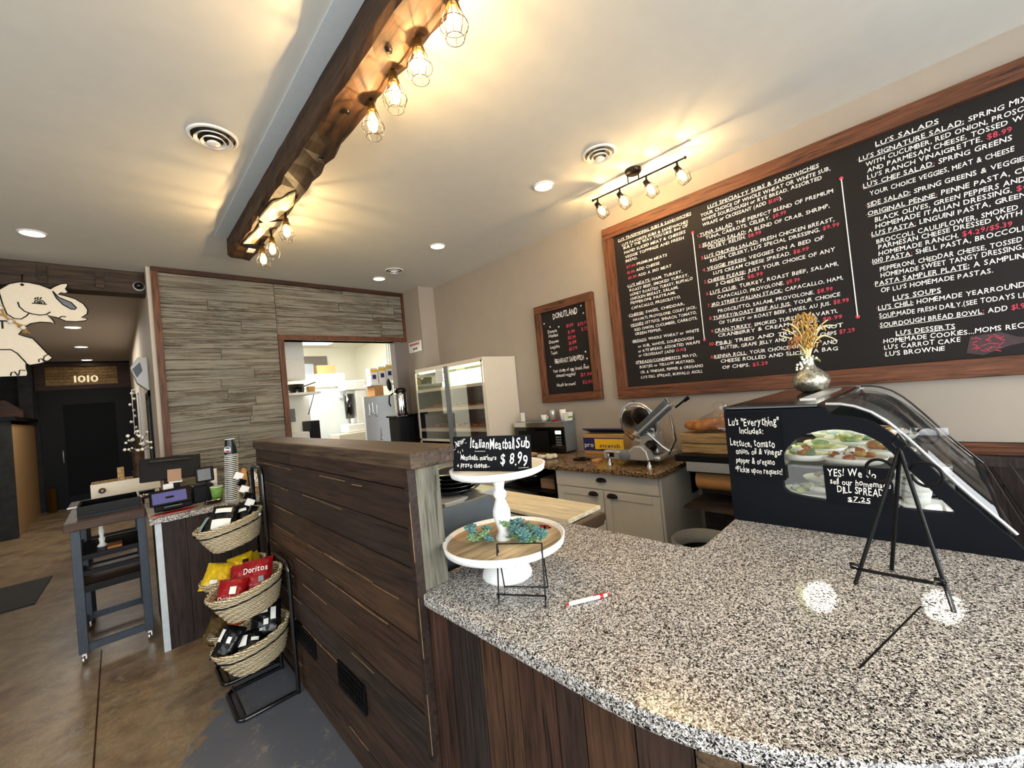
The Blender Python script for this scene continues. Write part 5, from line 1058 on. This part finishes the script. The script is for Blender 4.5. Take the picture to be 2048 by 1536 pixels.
# succulent picks
def succulent(c, k, label, seed):
    rr = random.Random(seed); t = thing('faux_succulent', c, label, 'succulent', 'succulents on the stand')
    for j in range(k):
        p = V(c)+U3*rr.uniform(-.04, .04)+D3*rr.uniform(-.03, .03)+Z3*rr.uniform(.015, .058); mb = MB(); R0 = rr.uniform(.016, .024); ax = V((rr.uniform(-.5, .5), rr.uniform(-.5, .5), 1)).normalized(); q = ax.to_track_quat('Z', 'Y').to_matrix()
        for ring, (nn, rad, tilt) in enumerate(((7, 1, .35), (6, .68, .8), (4, .36, 1.2))):
            for i in range(nn):
                an = 6.283*i/nn+ring*.5; d = V((math.cos(an)*math.cos(tilt), math.sin(an)*math.cos(tilt), math.sin(tilt)))
                mm = q @ d.to_track_quat('Z', 'Y').to_matrix(); mb.ball(p+q @ (d*R0*rad*.7), R0*.5, 7, 4, (.75, .45, 1.25), mm)
        mb.build('rosette', 'succ1' if (j+seed) % 3 else 'succ2', t)
    mb = MB()
    for j in range(6): mb.tube([V(c)+Z3*.008, V(c)+U3*rr.uniform(-.05, .05)+D3*rr.uniform(-.03, .03)+Z3*.02], .003, 5)
    mb.build('stem', 'succ2', t)
tb = ZG+.131
succulent(V((sx, sy, tb))-U3*.085-D3*.02, 8, 'blue green faux succulent cluster left of the turned stem', 1)
succulent(V((sx, sy, tb))+U3*.045-D3*.02, 7, 'blue green faux succulent cluster right of the turned stem', 5)
succulent(V((sx, sy, tb))+U3*.10-D3*.085, 8, 'green faux succulent cluster at the front right of the lower tray', 9)
def pen(a, b, r, body, tip, label, name='ballpoint_pen'):
    a, b = V(a), V(b); d = (b-a); t = thing(name, a, label, 'pen')
    MB().tube([a+d*.08, a+d*.12, a+d*.85, a+d*.93], [r*.7, r, r, r*.8], 12).build('barrel', body, t)
    MB().tube([a, a+d*.08], [r*.25, r*.7], 10).build('tip', tip, t)
    MB().tube([a+d*.76, a+d*.84], [r*1.08, r*1.08], 12).build('ring', tip, t); MB().tube([a+d*.93, b], r*.5, 8).build('push_button', tip, t)
    MB().bar(a+d*.62+Z3*r*1.1, a+d*.92+Z3*r*1.1, .003, .0015).build('clip', tip, t); return t
c0 = V((sx, sy, tb+.006))
pen(c0+U3*.075+D3*.105, c0+U3*.175+D3*.05, .0058, 'red', 'black', 'red ballpoint pen resting on the lower tray of the stand')
pen((.923, .814, ZG+.008), (1.052, .741, ZG+.008), .0062, 'white', 'red', 'white ballpoint pen with red ends lying on the granite')
# small wire display stand
t = thing('wire_stand', (.89, .95, ZG), 'small black wire display stand in front of the tiered tray', 'stand'); r = .0026; z0 = ZG+r
fl, fr, bl_, br = V((.816, .990, z0)), V((.890, .861, z0)), V((.905, 1.06, z0)), V((.985, .935, z0)); tl, tr = V((.868, 1.035, 1.108)), V((.944, .905, 1.112))
MB().tube([fl, tl], r, 6).tube([fr, tr], r, 6).build('front_leg', 'iron', t); MB().tube([tl, bl_, br, tr], r, 6).build('rear_loop', 'iron', t)
k = .16; a = fl.lerp(tl, k); b = fr.lerp(tr, k); MB().tube([a-U3*.006, b], r, 6).tube([a-D3*.0, a-D3*.02-U3*.0, a-D3*.02+Z3*.012], r, 6).tube([b, b-D3*.02, b-D3*.02+Z3*.012], r, 6).build('ledge', 'iron', t)
MB().tube([tl, tr], r*.8, 6).build('top_bar', 'iron', t)
# tall wrought iron easel
t = thing('iron_easel', (1.52, .11, ZG), 'black wrought iron tabletop easel with scroll top before the deli case', 'easel'); r = .0052
ap = V((1.578, .083, 1.335)); L = V((1.516, .205, ZG+.004)); Rr = V((1.468, .012, ZG+.004)); Bk = V((1.66, .135, ZG+.004))
MB().tube([ap, L], r, 10).ball(L, r*1.2).build('leg', 'iron', t); MB().tube([ap, Rr], r, 10).ball(Rr, r*1.2).build('leg', 'iron', t); MB().tube([ap-Z3*.01, Bk], r, 10).build('leg', 'iron', t)
a = ap.lerp(L, .9); b = ap.lerp(Rr, .86); MB().tube([a, b], r*.9, 10).build('cross_bar', 'iron', t)
e = (Rr-L).normalized(); nrm = V((-e.y, e.x, 0)); nrm = nrm if nrm.dot(D3) < 0 else -nrm
for p in (a, b):
    o_ = p+nrm*.0; MB().tube([o_, o_+nrm*.022-e*.012+Z3*.008, o_+nrm*.045-e*.004+Z3*.03, o_+nrm*.028+e*.008+Z3*.022], .004, 8, True).build('diamond_hook', 'iron', t)
for sg_ in (-1, 1):
    pts = []
    for k in range(26):
        an = .3+k/25*math.pi*1.9; rad = .034*(1-.12*k/25); pts.append(ap+e*sg_*(.05-rad*math.cos(an))+Z3*(-.07+rad*math.sin(an)))
    MB().tube([ap+Z3*-.02]+pts, [.0045]+[.0042]*26, 8).build('scroll', 'iron', t)
MB().tube([ap-Z3*.012, ap+e*.016+Z3*.012, ap+Z3*.04, ap-e*.016+Z3*.012], .004, 8, True).build('finial', 'iron', t)
# ============================================================ CHIP RACKS
def rack(y0, y1, h, label, rings):
    t = thing('wire_rack', (.52, (y0+y1)/2, 0), label, 'rack', 'black tube chip racks'); r = .0115; x0, x1 = .37, .66
    def rnd(pts, rad=.045):
        out = [V(pts[0])]
        for i in range(1, len(pts)-1):
            p, a, b = V(pts[i]), V(pts[i-1]), V(pts[i+1]); u1 = (a-p).normalized(); u2 = (b-p).normalized()
            for k in range(7): s_ = k/6; out.append((p+u1*rad)*(1-s_)**2+2*s_*(1-s_)*p+(p+u2*rad)*s_**2)
        return out+[V(pts[-1])]
    MB().tube(rnd([(x1, y0, r), (x0, y0, r), (x0, y1, r), (x1, y1, r)]), r, 10).build('base_loop', 'blackgloss', t)
    MB().tube(rnd([(x1, y0, 0.0), (x1, y0, h), (x1, y1, h), (x1, y1, 0)], .06), r, 10).build('upright_loop', 'blackgloss', t)
    MB().tube([(x0+.03, y0+.0, r*2.6), (x0+.03, y1, r*2.6)], .006).tube([(x1, y0, .10), (x1, y1, .10)], .006).build('cross_bar', 'blackgloss', t)
    for (cx_, cy_, cz_, ax_, ay_, tl_) in rings:
        m = Matrix.Rotation(tl_, 3, 'Y'); c = V((cx_, cy_, cz_))
        MB().tube([c+m @ V((ax_*.995*math.cos(a*.21), ay_*.995*math.sin(a*.21), -.036)) for a in range(30)], .004, 6, True).tube([c+m @ V((ax_*.95, 0, -.036)), V((x1, cy_, cz_-.06)), V((x1, y0, cz_-.06))], .004).tube([V((x1, cy_, cz_-.06)), V((x1, y1, cz_-.06))], .004).build('basket_ring', 'black', t)
    return t
BK = {'red': (.478, 2.83, .655, .185, .165), 'black': (.488, 2.83, .36, .19, .165), 'top': (.488, 3.24, .945, .185, .15), 'yellow': (.492, 3.24, .62, .18, .15), 'orange': (.50, 3.24, .30, .185, .15)}
TL = -.20
rack(2.665, 3.0, .74, 'front shorter black tube rack holding two chip baskets against the partition', [BK['red']+(TL,), BK['black']+(TL,)])
rack(3.09, 3.37, 1.26, 'rear taller black tube rack holding three chip baskets by the register', [BK['top']+(TL,), BK['yellow']+(TL,), BK['orange']+(TL,)])
def basket(key, label):
    cx_, cy_, cz_, ax_, ay_ = BK[key]; t = thing('wicker_basket', (cx_, cy_, cz_), label, 'basket', 'oval wicker baskets'); m = Matrix.Rotation(TL, 3, 'Y'); c = V((cx_, cy_, cz_))
    vs, fs = [], []; n, R_ = 96, 16
    for i in range(R_+1):
        k = i/R_; z = -.155*k
        for j in range(n):
            a = 2*math.pi*j/n; f = (1-.30*k**1.3)+.014*math.sin(24*a+(i % 2)*math.pi); vs.append(c+m @ V((ax_*f*math.cos(a), ay_*f*math.sin(a), z)))
    for i in range(R_):
        for j in range(n): fs.append((i*n+j, i*n+(j+1) % n, (i+1)*n+(j+1) % n, (i+1)*n+j))
    fs.append(tuple(range(R_*n, R_*n+n))); MB().add(vs, fs, True).build('woven_body', 'wicker', t, 0, .005)
    mb = MB()
    for ph in (0, 2.09, 4.19): mb.tube([c+m @ V(((ax_+.006*math.cos(12*a*.0654+ph))*math.cos(a*.0654), (ay_+.006*math.cos(12*a*.0654+ph))*math.sin(a*.0654), .004+.006*math.sin(12*a*.0654+ph))) for a in range(96)], .0062, 6, True)
    mb.build('braided_rim', 'wicker', t); return t
basket('top', 'highest wicker basket, full of black and white chip bags'); basket('yellow', 'wicker basket of yellow chip bags behind the red one'); basket('red', 'wicker basket of red tortilla chip bags')
basket('orange', 'lower rear wicker basket with orange and olive bags'); basket('black', 'lowest front wicker basket with black chip bags')
def bag(c, rot, w_, h, m_, label, text=None, tcol='chalkwhite', patch=None, seed=0, group=None):
    rr = random.Random(seed); t = thing('chip_bag', c, label, 'chip bag', group); q = Matrix.Rotation(rot[2], 3, 'Z') @ Matrix.Rotation(rot[1], 3, 'Y') @ Matrix.Rotation(rot[0], 3, 'X'); c = V(c)
    NX, NY = 14, 16; ph = [rr.uniform(0, 6) for _ in range(6)]
    def P(i, j, s_):
        u_, v_ = i/NX*2-1, j/NY*2-1; th = .036*max(0, (1-u_*u_))**.5*max(0, 1-v_**4)**.8; wr = .0035*math.sin(u_*9+ph[0]+v_*4)*math.cos(v_*8+ph[1])+.003*math.sin(v_*15+u_*6+ph[2])
        return c+q @ V((u_*w_/2*(1-.05*(1-v_*v_)), v_*h/2, s_*(th+(wr if abs(v_) < .9 else 0))))
    for s_, nm in ((1, 'a'), (-1, 'b')): pass
    vs = [P(i, j, s_) for s_ in (1, -1) for j in range(NY+1) for i in range(NX+1)]; K = (NX+1)*(NY+1); fs = []
    for j in range(NY):
        for i in range(NX): a = j*(NX+1)+i; fs += [(a, a+1, a+NX+2, a+NX+1), (K+a, K+a+NX+1, K+a+NX+2, K+a+1)]
    MB().add(vs, fs, True).build('bag_body', m_, t)
    def surf(X_, Y_): u_, v_ = max(-1, min(1, X_/(w_/2))), max(-1, min(1, Y_/(h/2))); return .040*max(0, (1-u_*u_))**.5*max(0, 1-v_**4)**.8+.004
    if patch:
        mb = MB()
        for (x0, y0, x1, y1) in patch[1]:
            g = 5; pv = [c+q @ V((x0+(x1-x0)*i/g, y0+(y1-y0)*j/g, surf(x0+(x1-x0)*i/g, y0+(y1-y0)*j/g))) for j in range(g+1) for i in range(g+1)]
            mb.add(pv, [(j*(g+1)+i, j*(g+1)+i+1, (j+1)*(g+1)+i+1, (j+1)*(g+1)+i) for j in range(g) for i in range(g)], True)
        mb.build('label_patch', patch[0], t)
    if text:
        for k, (s_, x, y, wd, hh) in enumerate(text):
            mb = MB(); letter(s_, (x, y, 0), (1, 0, 0), (0, 1, 0), wd, hh, mb, jit=.3); mb.v = [tuple(c+q @ V((p[0], p[1], surf(p[0], p[1])+.002))) for p in mb.v]; mb.build('printed_words', tcol, t)
    return t
# orientation: lean back against the basket, fronts towards the camera (-x,-y)
F = math.radians
def bk(key, dx_, dy_, dz_): b = BK[key]; return (b[0]+dx_, b[1]+dy_, b[2]+dz_)
G = 'red tortilla chip bags'
bag(bk('red', .06, .0, .02), (F(55), F(-4), F(-28)), .165, .19, 'chipred', 'largest red chip bag with white lettering in the red basket', [('Doritos', -.062, .01, .125, .034)], patch=('screen', [(.02, -.05, .045, -.02)]), seed=1, group=G)
bag(bk('red', -.075, -.03, -.02), (F(50), F(5), F(-25)), .14, .16, 'chipred', 'left red chip bag with a small white label in the red basket', [('Dori', -.05, -.05, .06, .022)], patch=('foam', [(.0, -.02, .03, .02)]), seed=2, group=G)
bag(bk('red', .0, .06, -.0), (F(60), F(0), F(-30)), .15, .18, 'chipred', 'red chip bag behind the others in the red basket', seed=3, group=G)
bag(bk('red', -.03, .0, -.08), (F(20), F(0), F(10)), .16, .17, 'chipred', 'red chip bag lying at the bottom of the red basket', seed=4, group=G)
G = 'yellow chip bags'
bag(bk('yellow', -.09, -.02, .0), (F(48), F(10), F(-30)), .16, .17, 'chipyellow', 'yellow chip bag with a small dark label hanging over the left of the yellow basket', patch=('foam', [(-.02, -.06, .02, -.035)]), seed=5, group=G)
bag(bk('yellow', .03, -.02, .01), (F(50), F(-12), F(-25)), .15, .18, 'chipyellow', 'yellow chip bag in the middle of the yellow basket', patch=('darkmetal', [(.03, -.03, .06, .03)]), seed=6, group=G)
bag(bk('yellow', .1, .01, .0), (F(40), F(-20), F(-10)), .12, .16, 'chipyellow', 'yellow chip bag at the right end of the yellow basket', seed=7, group=G)
bag(bk('yellow', .0, .02, -.08), (F(10), F(0), F(10)), .18, .16, 'chipbrown', 'olive bag beneath the yellow chip bags', seed=8)
G = 'black chip bags in the highest basket'
bag(bk('top', -.03, -.02, .02), (F(58), F(4), F(-28)), .15, .18, 'chipblack', 'black chip bag with a large white panel in the highest basket', patch=('foam', [(-.055, -.08, .05, -.01), (-.045, .03, .045, .06)]), seed=9, group=G)
bag(bk('top', .08, .0, .02), (F(55), F(-10), F(-25)), .13, .18, 'chipblack', 'black chip bag at the right of the highest basket', patch=('foam', [(-.04, .0, .03, .02)]), seed=10, group=G)
bag(bk('top', -.10, .0, -.02), (F(45), F(16), F(-35)), .12, .15, 'chipblack', 'black chip bag with a silver edge at the left of the highest basket', patch=('screen', [(-.045, -.05, -.025, .05)]), seed=11, group=G)
bag(bk('top', .0, .0, -.09), (F(10), 0, 0), .2, .16, 'chipblack', 'black chip bag lying at the bottom of the highest basket', seed=12, group=G)
G = 'black chip bags in the lowest basket'
bag(bk('black', .075, .0, .045), (F(58), F(-4), F(-28)), .165, .20, 'chipblack', 'tall black chip bag with white logo panels standing in the lowest basket', [('BBQ', -.02, -.055, .03, .014)], patch=('foam', [(-.06, .035, .02, .062), (.035, -.01, .06, .055), (.0, -.03, .025, .0)]), seed=13, group=G)
bag(bk('black', -.115, -.02, .01), (F(58), F(18), F(-38)), .12, .17, 'chipblack', 'black chip bag leaning at the left end of the lowest basket', patch=('foam', [(-.05, -.0, -.03, .06), (.0, .0, .02, .03)]), seed=14, group=G)
bag(bk('black', -.025, -.04, -.03), (F(45), 0, F(-28)), .14, .15, 'chipblack', 'low black chip bag with a white square label in the middle of the lowest basket', patch=('foam', [(-.05, -.02, .0, .035), (.02, .0, .055, .018)]), seed=15, group=G)
bag(bk('black', .0, .02, -.09), (F(8), 0, F(15)), .2, .17, 'chipblack', 'black chip bag at the bottom of the lowest basket', seed=16, group=G)
bag(bk('orange', -.03, -.03, -.0), (F(40), 0, F(-28)), .14, .16, 'chiporange', 'orange chip bag in the lower rear basket', seed=17)
bag(bk('orange', -.13, -.02, .0), (F(45), F(10), F(-30)), .11, .16, 'chipbrown', 'olive chip bag at the left of the lower rear basket', seed=18)
bag(bk('orange', .06, .0, -.06), (F(15), 0, F(5)), .16, .16, 'chiporange', 'orange chip bag at the right of the lower rear basket', seed=19)
# clip strip of black packets hanging at the top of the rear rack
t = thing('packet_strip', (.63, 3.23, 1.2), 'hanging strip of small black and white packets at the top of the rear rack', 'packets')
for k in range(7):
    a = V((.62-.012*(6-k)*.9, 3.22-.01*k, 1.22-.045*k)); MB().obox(a, (.05, .012, .045), Matrix.Rotation(.5, 3, 'Y') @ Matrix.Rotation(.3*(k % 2)-.1, 3, 'Z')).build('packet', 'chipblack' if k % 2 else 'foam', t, .004)
MB().tube([(.66, 3.2, 1.26), (.60, 3.2, 1.24), (.62, 3.2, .96)], .004).build('hook', 'black', t)
# ============================================================ REGISTER COUNTER TOP
# cup stack
t = thing('cup_stack', (.635, 4.02, ZG), 'tall upside-down stack of dark paper cups on the register counter', 'cup stack')
for k in range(24):
    z = ZG+k*.0152; MB().lathe([(.040, 0), (.0475, .001), (.0485, .004), (.0475, .007), (.040, .0075)], (.635+.0008*k, 4.02, z), 20).build('cup_rim', 'foam', t); MB().lathe([(.0425, .0), (.0415, .0155)], (.635+.0008*k, 4.02, z), 20).build('cup_wall', 'cupdark', t)
z = ZG+24*.0152
MB().lathe([(.0455, 0), (.046, .004), (.034, .125), (.0335, .128), (.030, .128), (.030, .122), (0, .122)], (.635+.018, 4.02, z), 24).build('top_cup', 'cupdark', t)
MB().lathe([(.0455, -.001), (.047, .002), (.0455, .005)], (.653, 4.02, z), 24).build('top_rim', 'foam', t)
MB().lathe([(.0345, .124), (.0345, .129), (.03, .129)], (.653, 4.02, z), 24).build('cup_foot', 'foam', t)
n_ = V((-.62, -.785, 0)); s2 = V((.785, -.62, 0))
def disc(cn, r_, a0, a1, off, m_, nm):
    vs = [cn+s2*r_*math.cos(a0+(a1-a0)*k/16)+Z3*r_*math.sin(a0+(a1-a0)*k/16)+n_*off for k in range(17)]; MB().add(vs, [tuple(range(17))]).build(nm, m_, t)
cn = V((.653, 4.02, z+.045))+n_*.0425
disc(cn, .026, 0, 2*math.pi*.999, .001, 'foam', 'emblem_ground'); disc(cn, .021, .25, 2.6, .002, 'navy', 'emblem_top'); disc(cn, .021, 3.5, 6.0, .002, 'red', 'emblem_bottom')
# green cup
t = thing('paper_cup', (.545, 4.12, ZG), 'green and white printed paper cup beside the cup stack', 'cup')
MB().lathe([(0, 0), (.033, 0), (.044, .115), (.041, .115), (.03, .006), (0, .006)], (.555, 4.13, ZG), 24).build('cup_body', 'green', t); MB().lathe([(.0435, .112), (.046, .116), (.043, .12), (.0415, .116)], (.555, 4.13, ZG), 24).build('rim', 'foam', t)
# point of sale
t = thing('register_monitor', (.30, 4.42, ZG), 'black touch screen register seen from behind with a tan card on it', 'register')
q = Matrix.Rotation(F(-18), 3, 'X') @ Matrix.Rotation(F(3), 3, 'Y')
MB().obox((.30, 4.42, 1.245), (.385, .02, .19), q).build('screen_back', 'black', t, .006); MB().obox((.30, 4.405, 1.31), (.26, .012, .012), q).build('ridge', 'blackgloss', t)
MB().bar((.30, 4.44, 1.18), (.30, 4.42, .96), .10, .03).build('stand_neck', 'black', t, .005); B(.2, 4.32, ZG, .42, 4.52, ZG+.02).build('stand_foot', 'black', t, .006)
MB().obox((.315, 4.372, 1.185), (.088, .006, .10), q).build('tan_card', 'tan', t); MB().obox((.318, 4.36, 1.135), (.085, .006, .02), q).build('card_slip', 'paper', t)
o = MB().box(.235, 4.30, 1.0, .30, 4.33, 1.13).box(.225, 4.28, ZG, .31, 4.36, 1.0).build('receipt_printer', 'paper', None, .006); tag(o, 'small white receipt printer between the monitor and the customer tablet', 'printer')
t = thing('customer_display', (.27, 4.16, ZG), 'black customer display with a purple screen facing the front', 'display')
q = Matrix.Rotation(F(-35), 3, 'X'); MB().obox((.268, 4.18, 1.045), (.25, .02, .13), q).build('body', 'black', t, .008); MB().obox((.262, 4.169, 1.044), (.205, .004, .092), q).build('screen', 'purple', t)
MB().obox((.262, 4.166, 1.044), (.05, .003, .016), q).build('screen_logo', 'black', t); MB().box(.17, 4.16, ZG, .40, 4.30, ZG+.05).build('base', 'black', t, .01)
o = MB().obox((.27, 4.07, .972), (.125, .05, .022), Matrix.Rotation(F(-25), 3, 'X')).build('card_reader', 'black', None, .006); tag(o, 'black card reader with a pale screen on the red mat', 'card reader')
MB().obox((.27, 4.062, .984), (.105, .036, .004), Matrix.Rotation(F(-25), 3, 'X')).build('reader_screen', 'screen', o)
o = MB().prism([(.135, 3.99), (.36, 3.985), (.42, 4.07), (.36, 4.10), (.15, 4.06)], 2, ZG, ZG+.004).build('red_mat', 'chipred'); tag(o, 'red mat under the card reader at the counter corner', 'mat')
t = thing('barcode_scanner', (.49, 4.16, ZG), 'grey square scanner on a black stand left of the green cup', 'scanner')
MB().obox((.49, 4.18, 1.17), (.12, .03, .12), Matrix.Rotation(F(-10), 3, 'X')).build('head', 'black', t, .008); MB().obox((.485, 4.163, 1.17), (.085, .004, .09), Matrix.Rotation(F(-10), 3, 'X')).build('window', 'grey', t)
MB().tube([(.50, 4.19, 1.11), (.515, 4.18, 1.04), (.49, 4.15, .96)], .007).build('neck', 'black', t); B(.41, 4.22, ZG, .55, 4.36, 1.08).build('housing', 'black', t, .01); B(.46, 4.0, ZG, .56, 4.1, ZG+.035).build('base', 'blackgloss', t, .008)
for k, (x, y, z, l_) in enumerate(((.78, 4.3, .16, 'tall'), (.84, 4.22, .12, 'short'), (.9, 4.36, .2, 'clear'))):
    o = MB().lathe([(0, 0), (.03, 0), (.034, z), (.02, z+.03), (.012, z+.05), (0, z+.05)], (x, y, ZG), 16).build('syrup_bottle', ('kraft', 'steel', 'glass')[k]); tag(o, l_+' bottle on the register counter behind the racks', 'bottle', 'bottles on the register counter')
o = MB().box(.72, 4.05, ZG, .95, 4.2, ZG+.05).build('straw_tray', 'crate', None, .004); tag(o, 'wooden tray of wrapped straws behind the cup stack', 'tray')
rr = random.Random(3); mb = MB()
for k in range(14): mb.tube([(.74+rr.uniform(0, .16), 4.07+rr.uniform(0, .1), ZG+.055+.004*k), (.8+rr.uniform(0, .14), 4.07+rr.uniform(0, .1), ZG+.06+.004*k)], .004, 5)
mb.build('straws', 'bead', o)
o = MB().lathe([(0, 0), (.022, 0), (.027, .24), (.0, .24)], (.57, 4.36, ZG), 14).build('white_flask', 'white'); tag(o, 'slim white flask standing behind the cup stack', 'bottle')
o = MB().lathe([(.0, 0), (.035, 0), (.035, .18), (.018, .2), (.018, .27), (0, .27)], (1.30, 4.0, ZG), 14).build('glass_jug', 'glass'); tag(o, 'clear glass jug at the far end of the register counter', 'jug')
# ============================================================ CART
t = thing('rolling_cart', (-.06, 4.6, 0), 'blue-grey metal rolling cart with a wooden top beside the register counter', 'cart')
x0, x1, y0, y1 = -.275, .118, 4.235, 4.95
B(x0-.03, y0-.03, .925, x1, y1+.03, .985).build('wooden_top', 'tabletop', t, .006)
for x in (x0, x1-.05):
    for y in (y0, y1-.05): B(x, y, .075, x+.05, y+.05, .925).build('leg', 'cartmetal', t, .003)
for z, h in ((.08, .05), (.48, .05), (.60, .03), (.72, .02)): MB().box(x0+.05, y0+.01, z, x1-.05, y0+.03, z+h).box(x0+.05, y1-.03, z, x1-.05, y1-.01, z+h).box(x0+.01, y0+.05, z, x0+.03, y1-.05, z+h).box(x1-.03, y0+.05, z, x1-.01, y1-.05, z+h).build('rail', 'cartmetal' if z < .4 else 'black', t)
B(x0+.03, y0+.03, .50, x1-.03, y1-.03, .515).build('shelf_board', 'tabletop', t); B(x0+.03, y0+.03, .70, x1-.03, y1-.03, .715).build('shelf_board', 'black', t)
for x in (x0+.025, x1-.025):
    for y in (y0+.025, y1-.025):
        cs = MB().lathe([(.022, .07), (.022, .076)], (x, y, 0), 12).box(x-.012, y-.006, .03, x+.012, y+.02, .07).build('caster', 'chrome', t); MB().lathe([(0, -.009), (.026, -.009), (.028, 0), (.026, .009), (0, .009)], (x-.005, y, .028), 16, Matrix.Rotation(F(90), 3, 'Y')).build('wheel', 'chrome', cs)
o = MB().box(-.24, 4.33, .985, .10, 4.345, 1.07).box(-.24, 4.70, .985, .10, 4.715, 1.07).box(-.24, 4.345, .985, -.225, 4.70, 1.07).box(.085, 4.345, .985, .10, 4.70, 1.07).box(-.225, 4.345, .986, .085, 4.70, .995).build('black_tray', 'blackgloss', None, .003); tag(o, 'black rectangular tray on top of the cart', 'tray')
MB().tube([(.105, 4.42, 1.05), (.125, 4.42, 1.06), (.125, 4.5, 1.06), (.105, 4.5, 1.05)], .006).build('handle', 'chrome', o)
o = MB().lathe([(0, 0), (.028, 0), (.03, .01), (.014, .03), (.02, .06), (.012, .08), (.018, .11), (.014, .15), (.02, .165), (0, .165)], (-.13, 4.55, .716), 16).build('candlestick', 'bead'); tag(o, 'white turned candlestick on the upper shelf of the cart', 'candlestick')
o = B(-.1, 4.35, .716, -.02, 4.5, .74).build('copper_plate', 'breadm', None, .003); tag(o, 'small copper coloured plate on the upper shelf of the cart', 'plate')
# host table behind the cart
t = thing('host_table', (0, 5.4, 0), 'dark table behind the cart near the mouth of the hall', 'table')
B(-.33, 5.02, .955, .27, 5.42, .995).build('tabletop', 'beamx', t, .004); B(-.33, 5.015, .985, .27, 5.02, .998).build('edge_strip', 'white', t)
for x in (-.26, .21):
    for y in (5.05, 5.36): B(x, y, 0, x+.04, y+.04, .955).build('leg', 'black', t)
t = thing('wooden_crate', (.03, 5.15, .998), 'pale whitewashed wooden tray box with handles on the table behind the cart', 'crate')
for a in ((-.19, 5.05, 1.03, .26, 5.065, 1.15), (-.19, 5.33, 1.03, .26, 5.345, 1.15), (-.19, 5.065, 1.03, -.175, 5.33, 1.15), (.245, 5.065, 1.03, .26, 5.33, 1.15), (-.175, 5.065, 1.03, .245, 5.33, 1.04)): B(*a).build('board', 'crate' if a[4] > 5.3 else 'offwhite', t, .003)
for x in (-.18, .22): B(x, 5.07, .996, x+.03, 5.32, 1.03).build('foot_block', 'offwhite', t)
MB().lathe([(.022, 0), (.024, .006), (.01, .02), (.02, .05)], (-.12, 5.045, 1.09), 12, Matrix.Rotation(F(90), 3, 'X')).build('carved_boss', 'brass', t)
for k, (x, h) in enumerate(((-.02, .22), (.03, .11))):
    o = B(x, 5.12, 1.041, x+.045, 5.165, 1.041+h).build('wooden_block', 'crate', None, .004); tag(o, ('tall', 'short')[k]+' upright wooden block standing in the whitewashed crate', 'wood block')
t = thing('flower_pot', (.13, 5.25, 1.041), 'wooden pot of small white flowers in the whitewashed crate', 'potted plant')
MB().lathe([(0, 0), (.04, 0), (.05, .16), (0, .16)], (.13, 5.25, 1.041), 18).build('pot', 'beamx', t); MB().lathe([(.04, 0), (.045, .18), (.05, .2)], (.13, 5.25, 1.2), 12).build('neck', 'beam', t)
rr = random.Random(5); mb, m2 = MB(), MB()
for k in range(30):
    a = rr.uniform(0, 6.28); r_ = rr.uniform(.02, .11); p = V((.13+r_*math.cos(a), 5.25+r_*math.sin(a), 1.43+rr.uniform(-.04, .14))); m2.tube([V((.13, 5.25, 1.38)), p], .0025, 4); mb.ball(p, rr.uniform(.009, .016), 6, 4)
mb.build('blossoms', 'bead', t); m2.build('twigs', 'beamx', t)
# floor mat in the hall
o = B(-1.9, 6.2, 0, -.63, 7.18, .012); o = MB().prism([(-.66, 6.18), (-.62, 7.17), (-1.9, 7.25), (-1.9, 6.25)], 2, 0, .012).build('floor_mat', 'mat', None, .003); tag(o, 'dark grey rubber floor mat at the mouth of the hall', 'mat')
o = MB().lathe([(0, 0), (.06, 0), (.06, .5), (0, .5)], (-1.05, 13.0, 0), 4, None, 1, 1, False).build('umbrella_stand', 'brass'); tag(o, 'brown square stand beside the far hall door', 'stand')
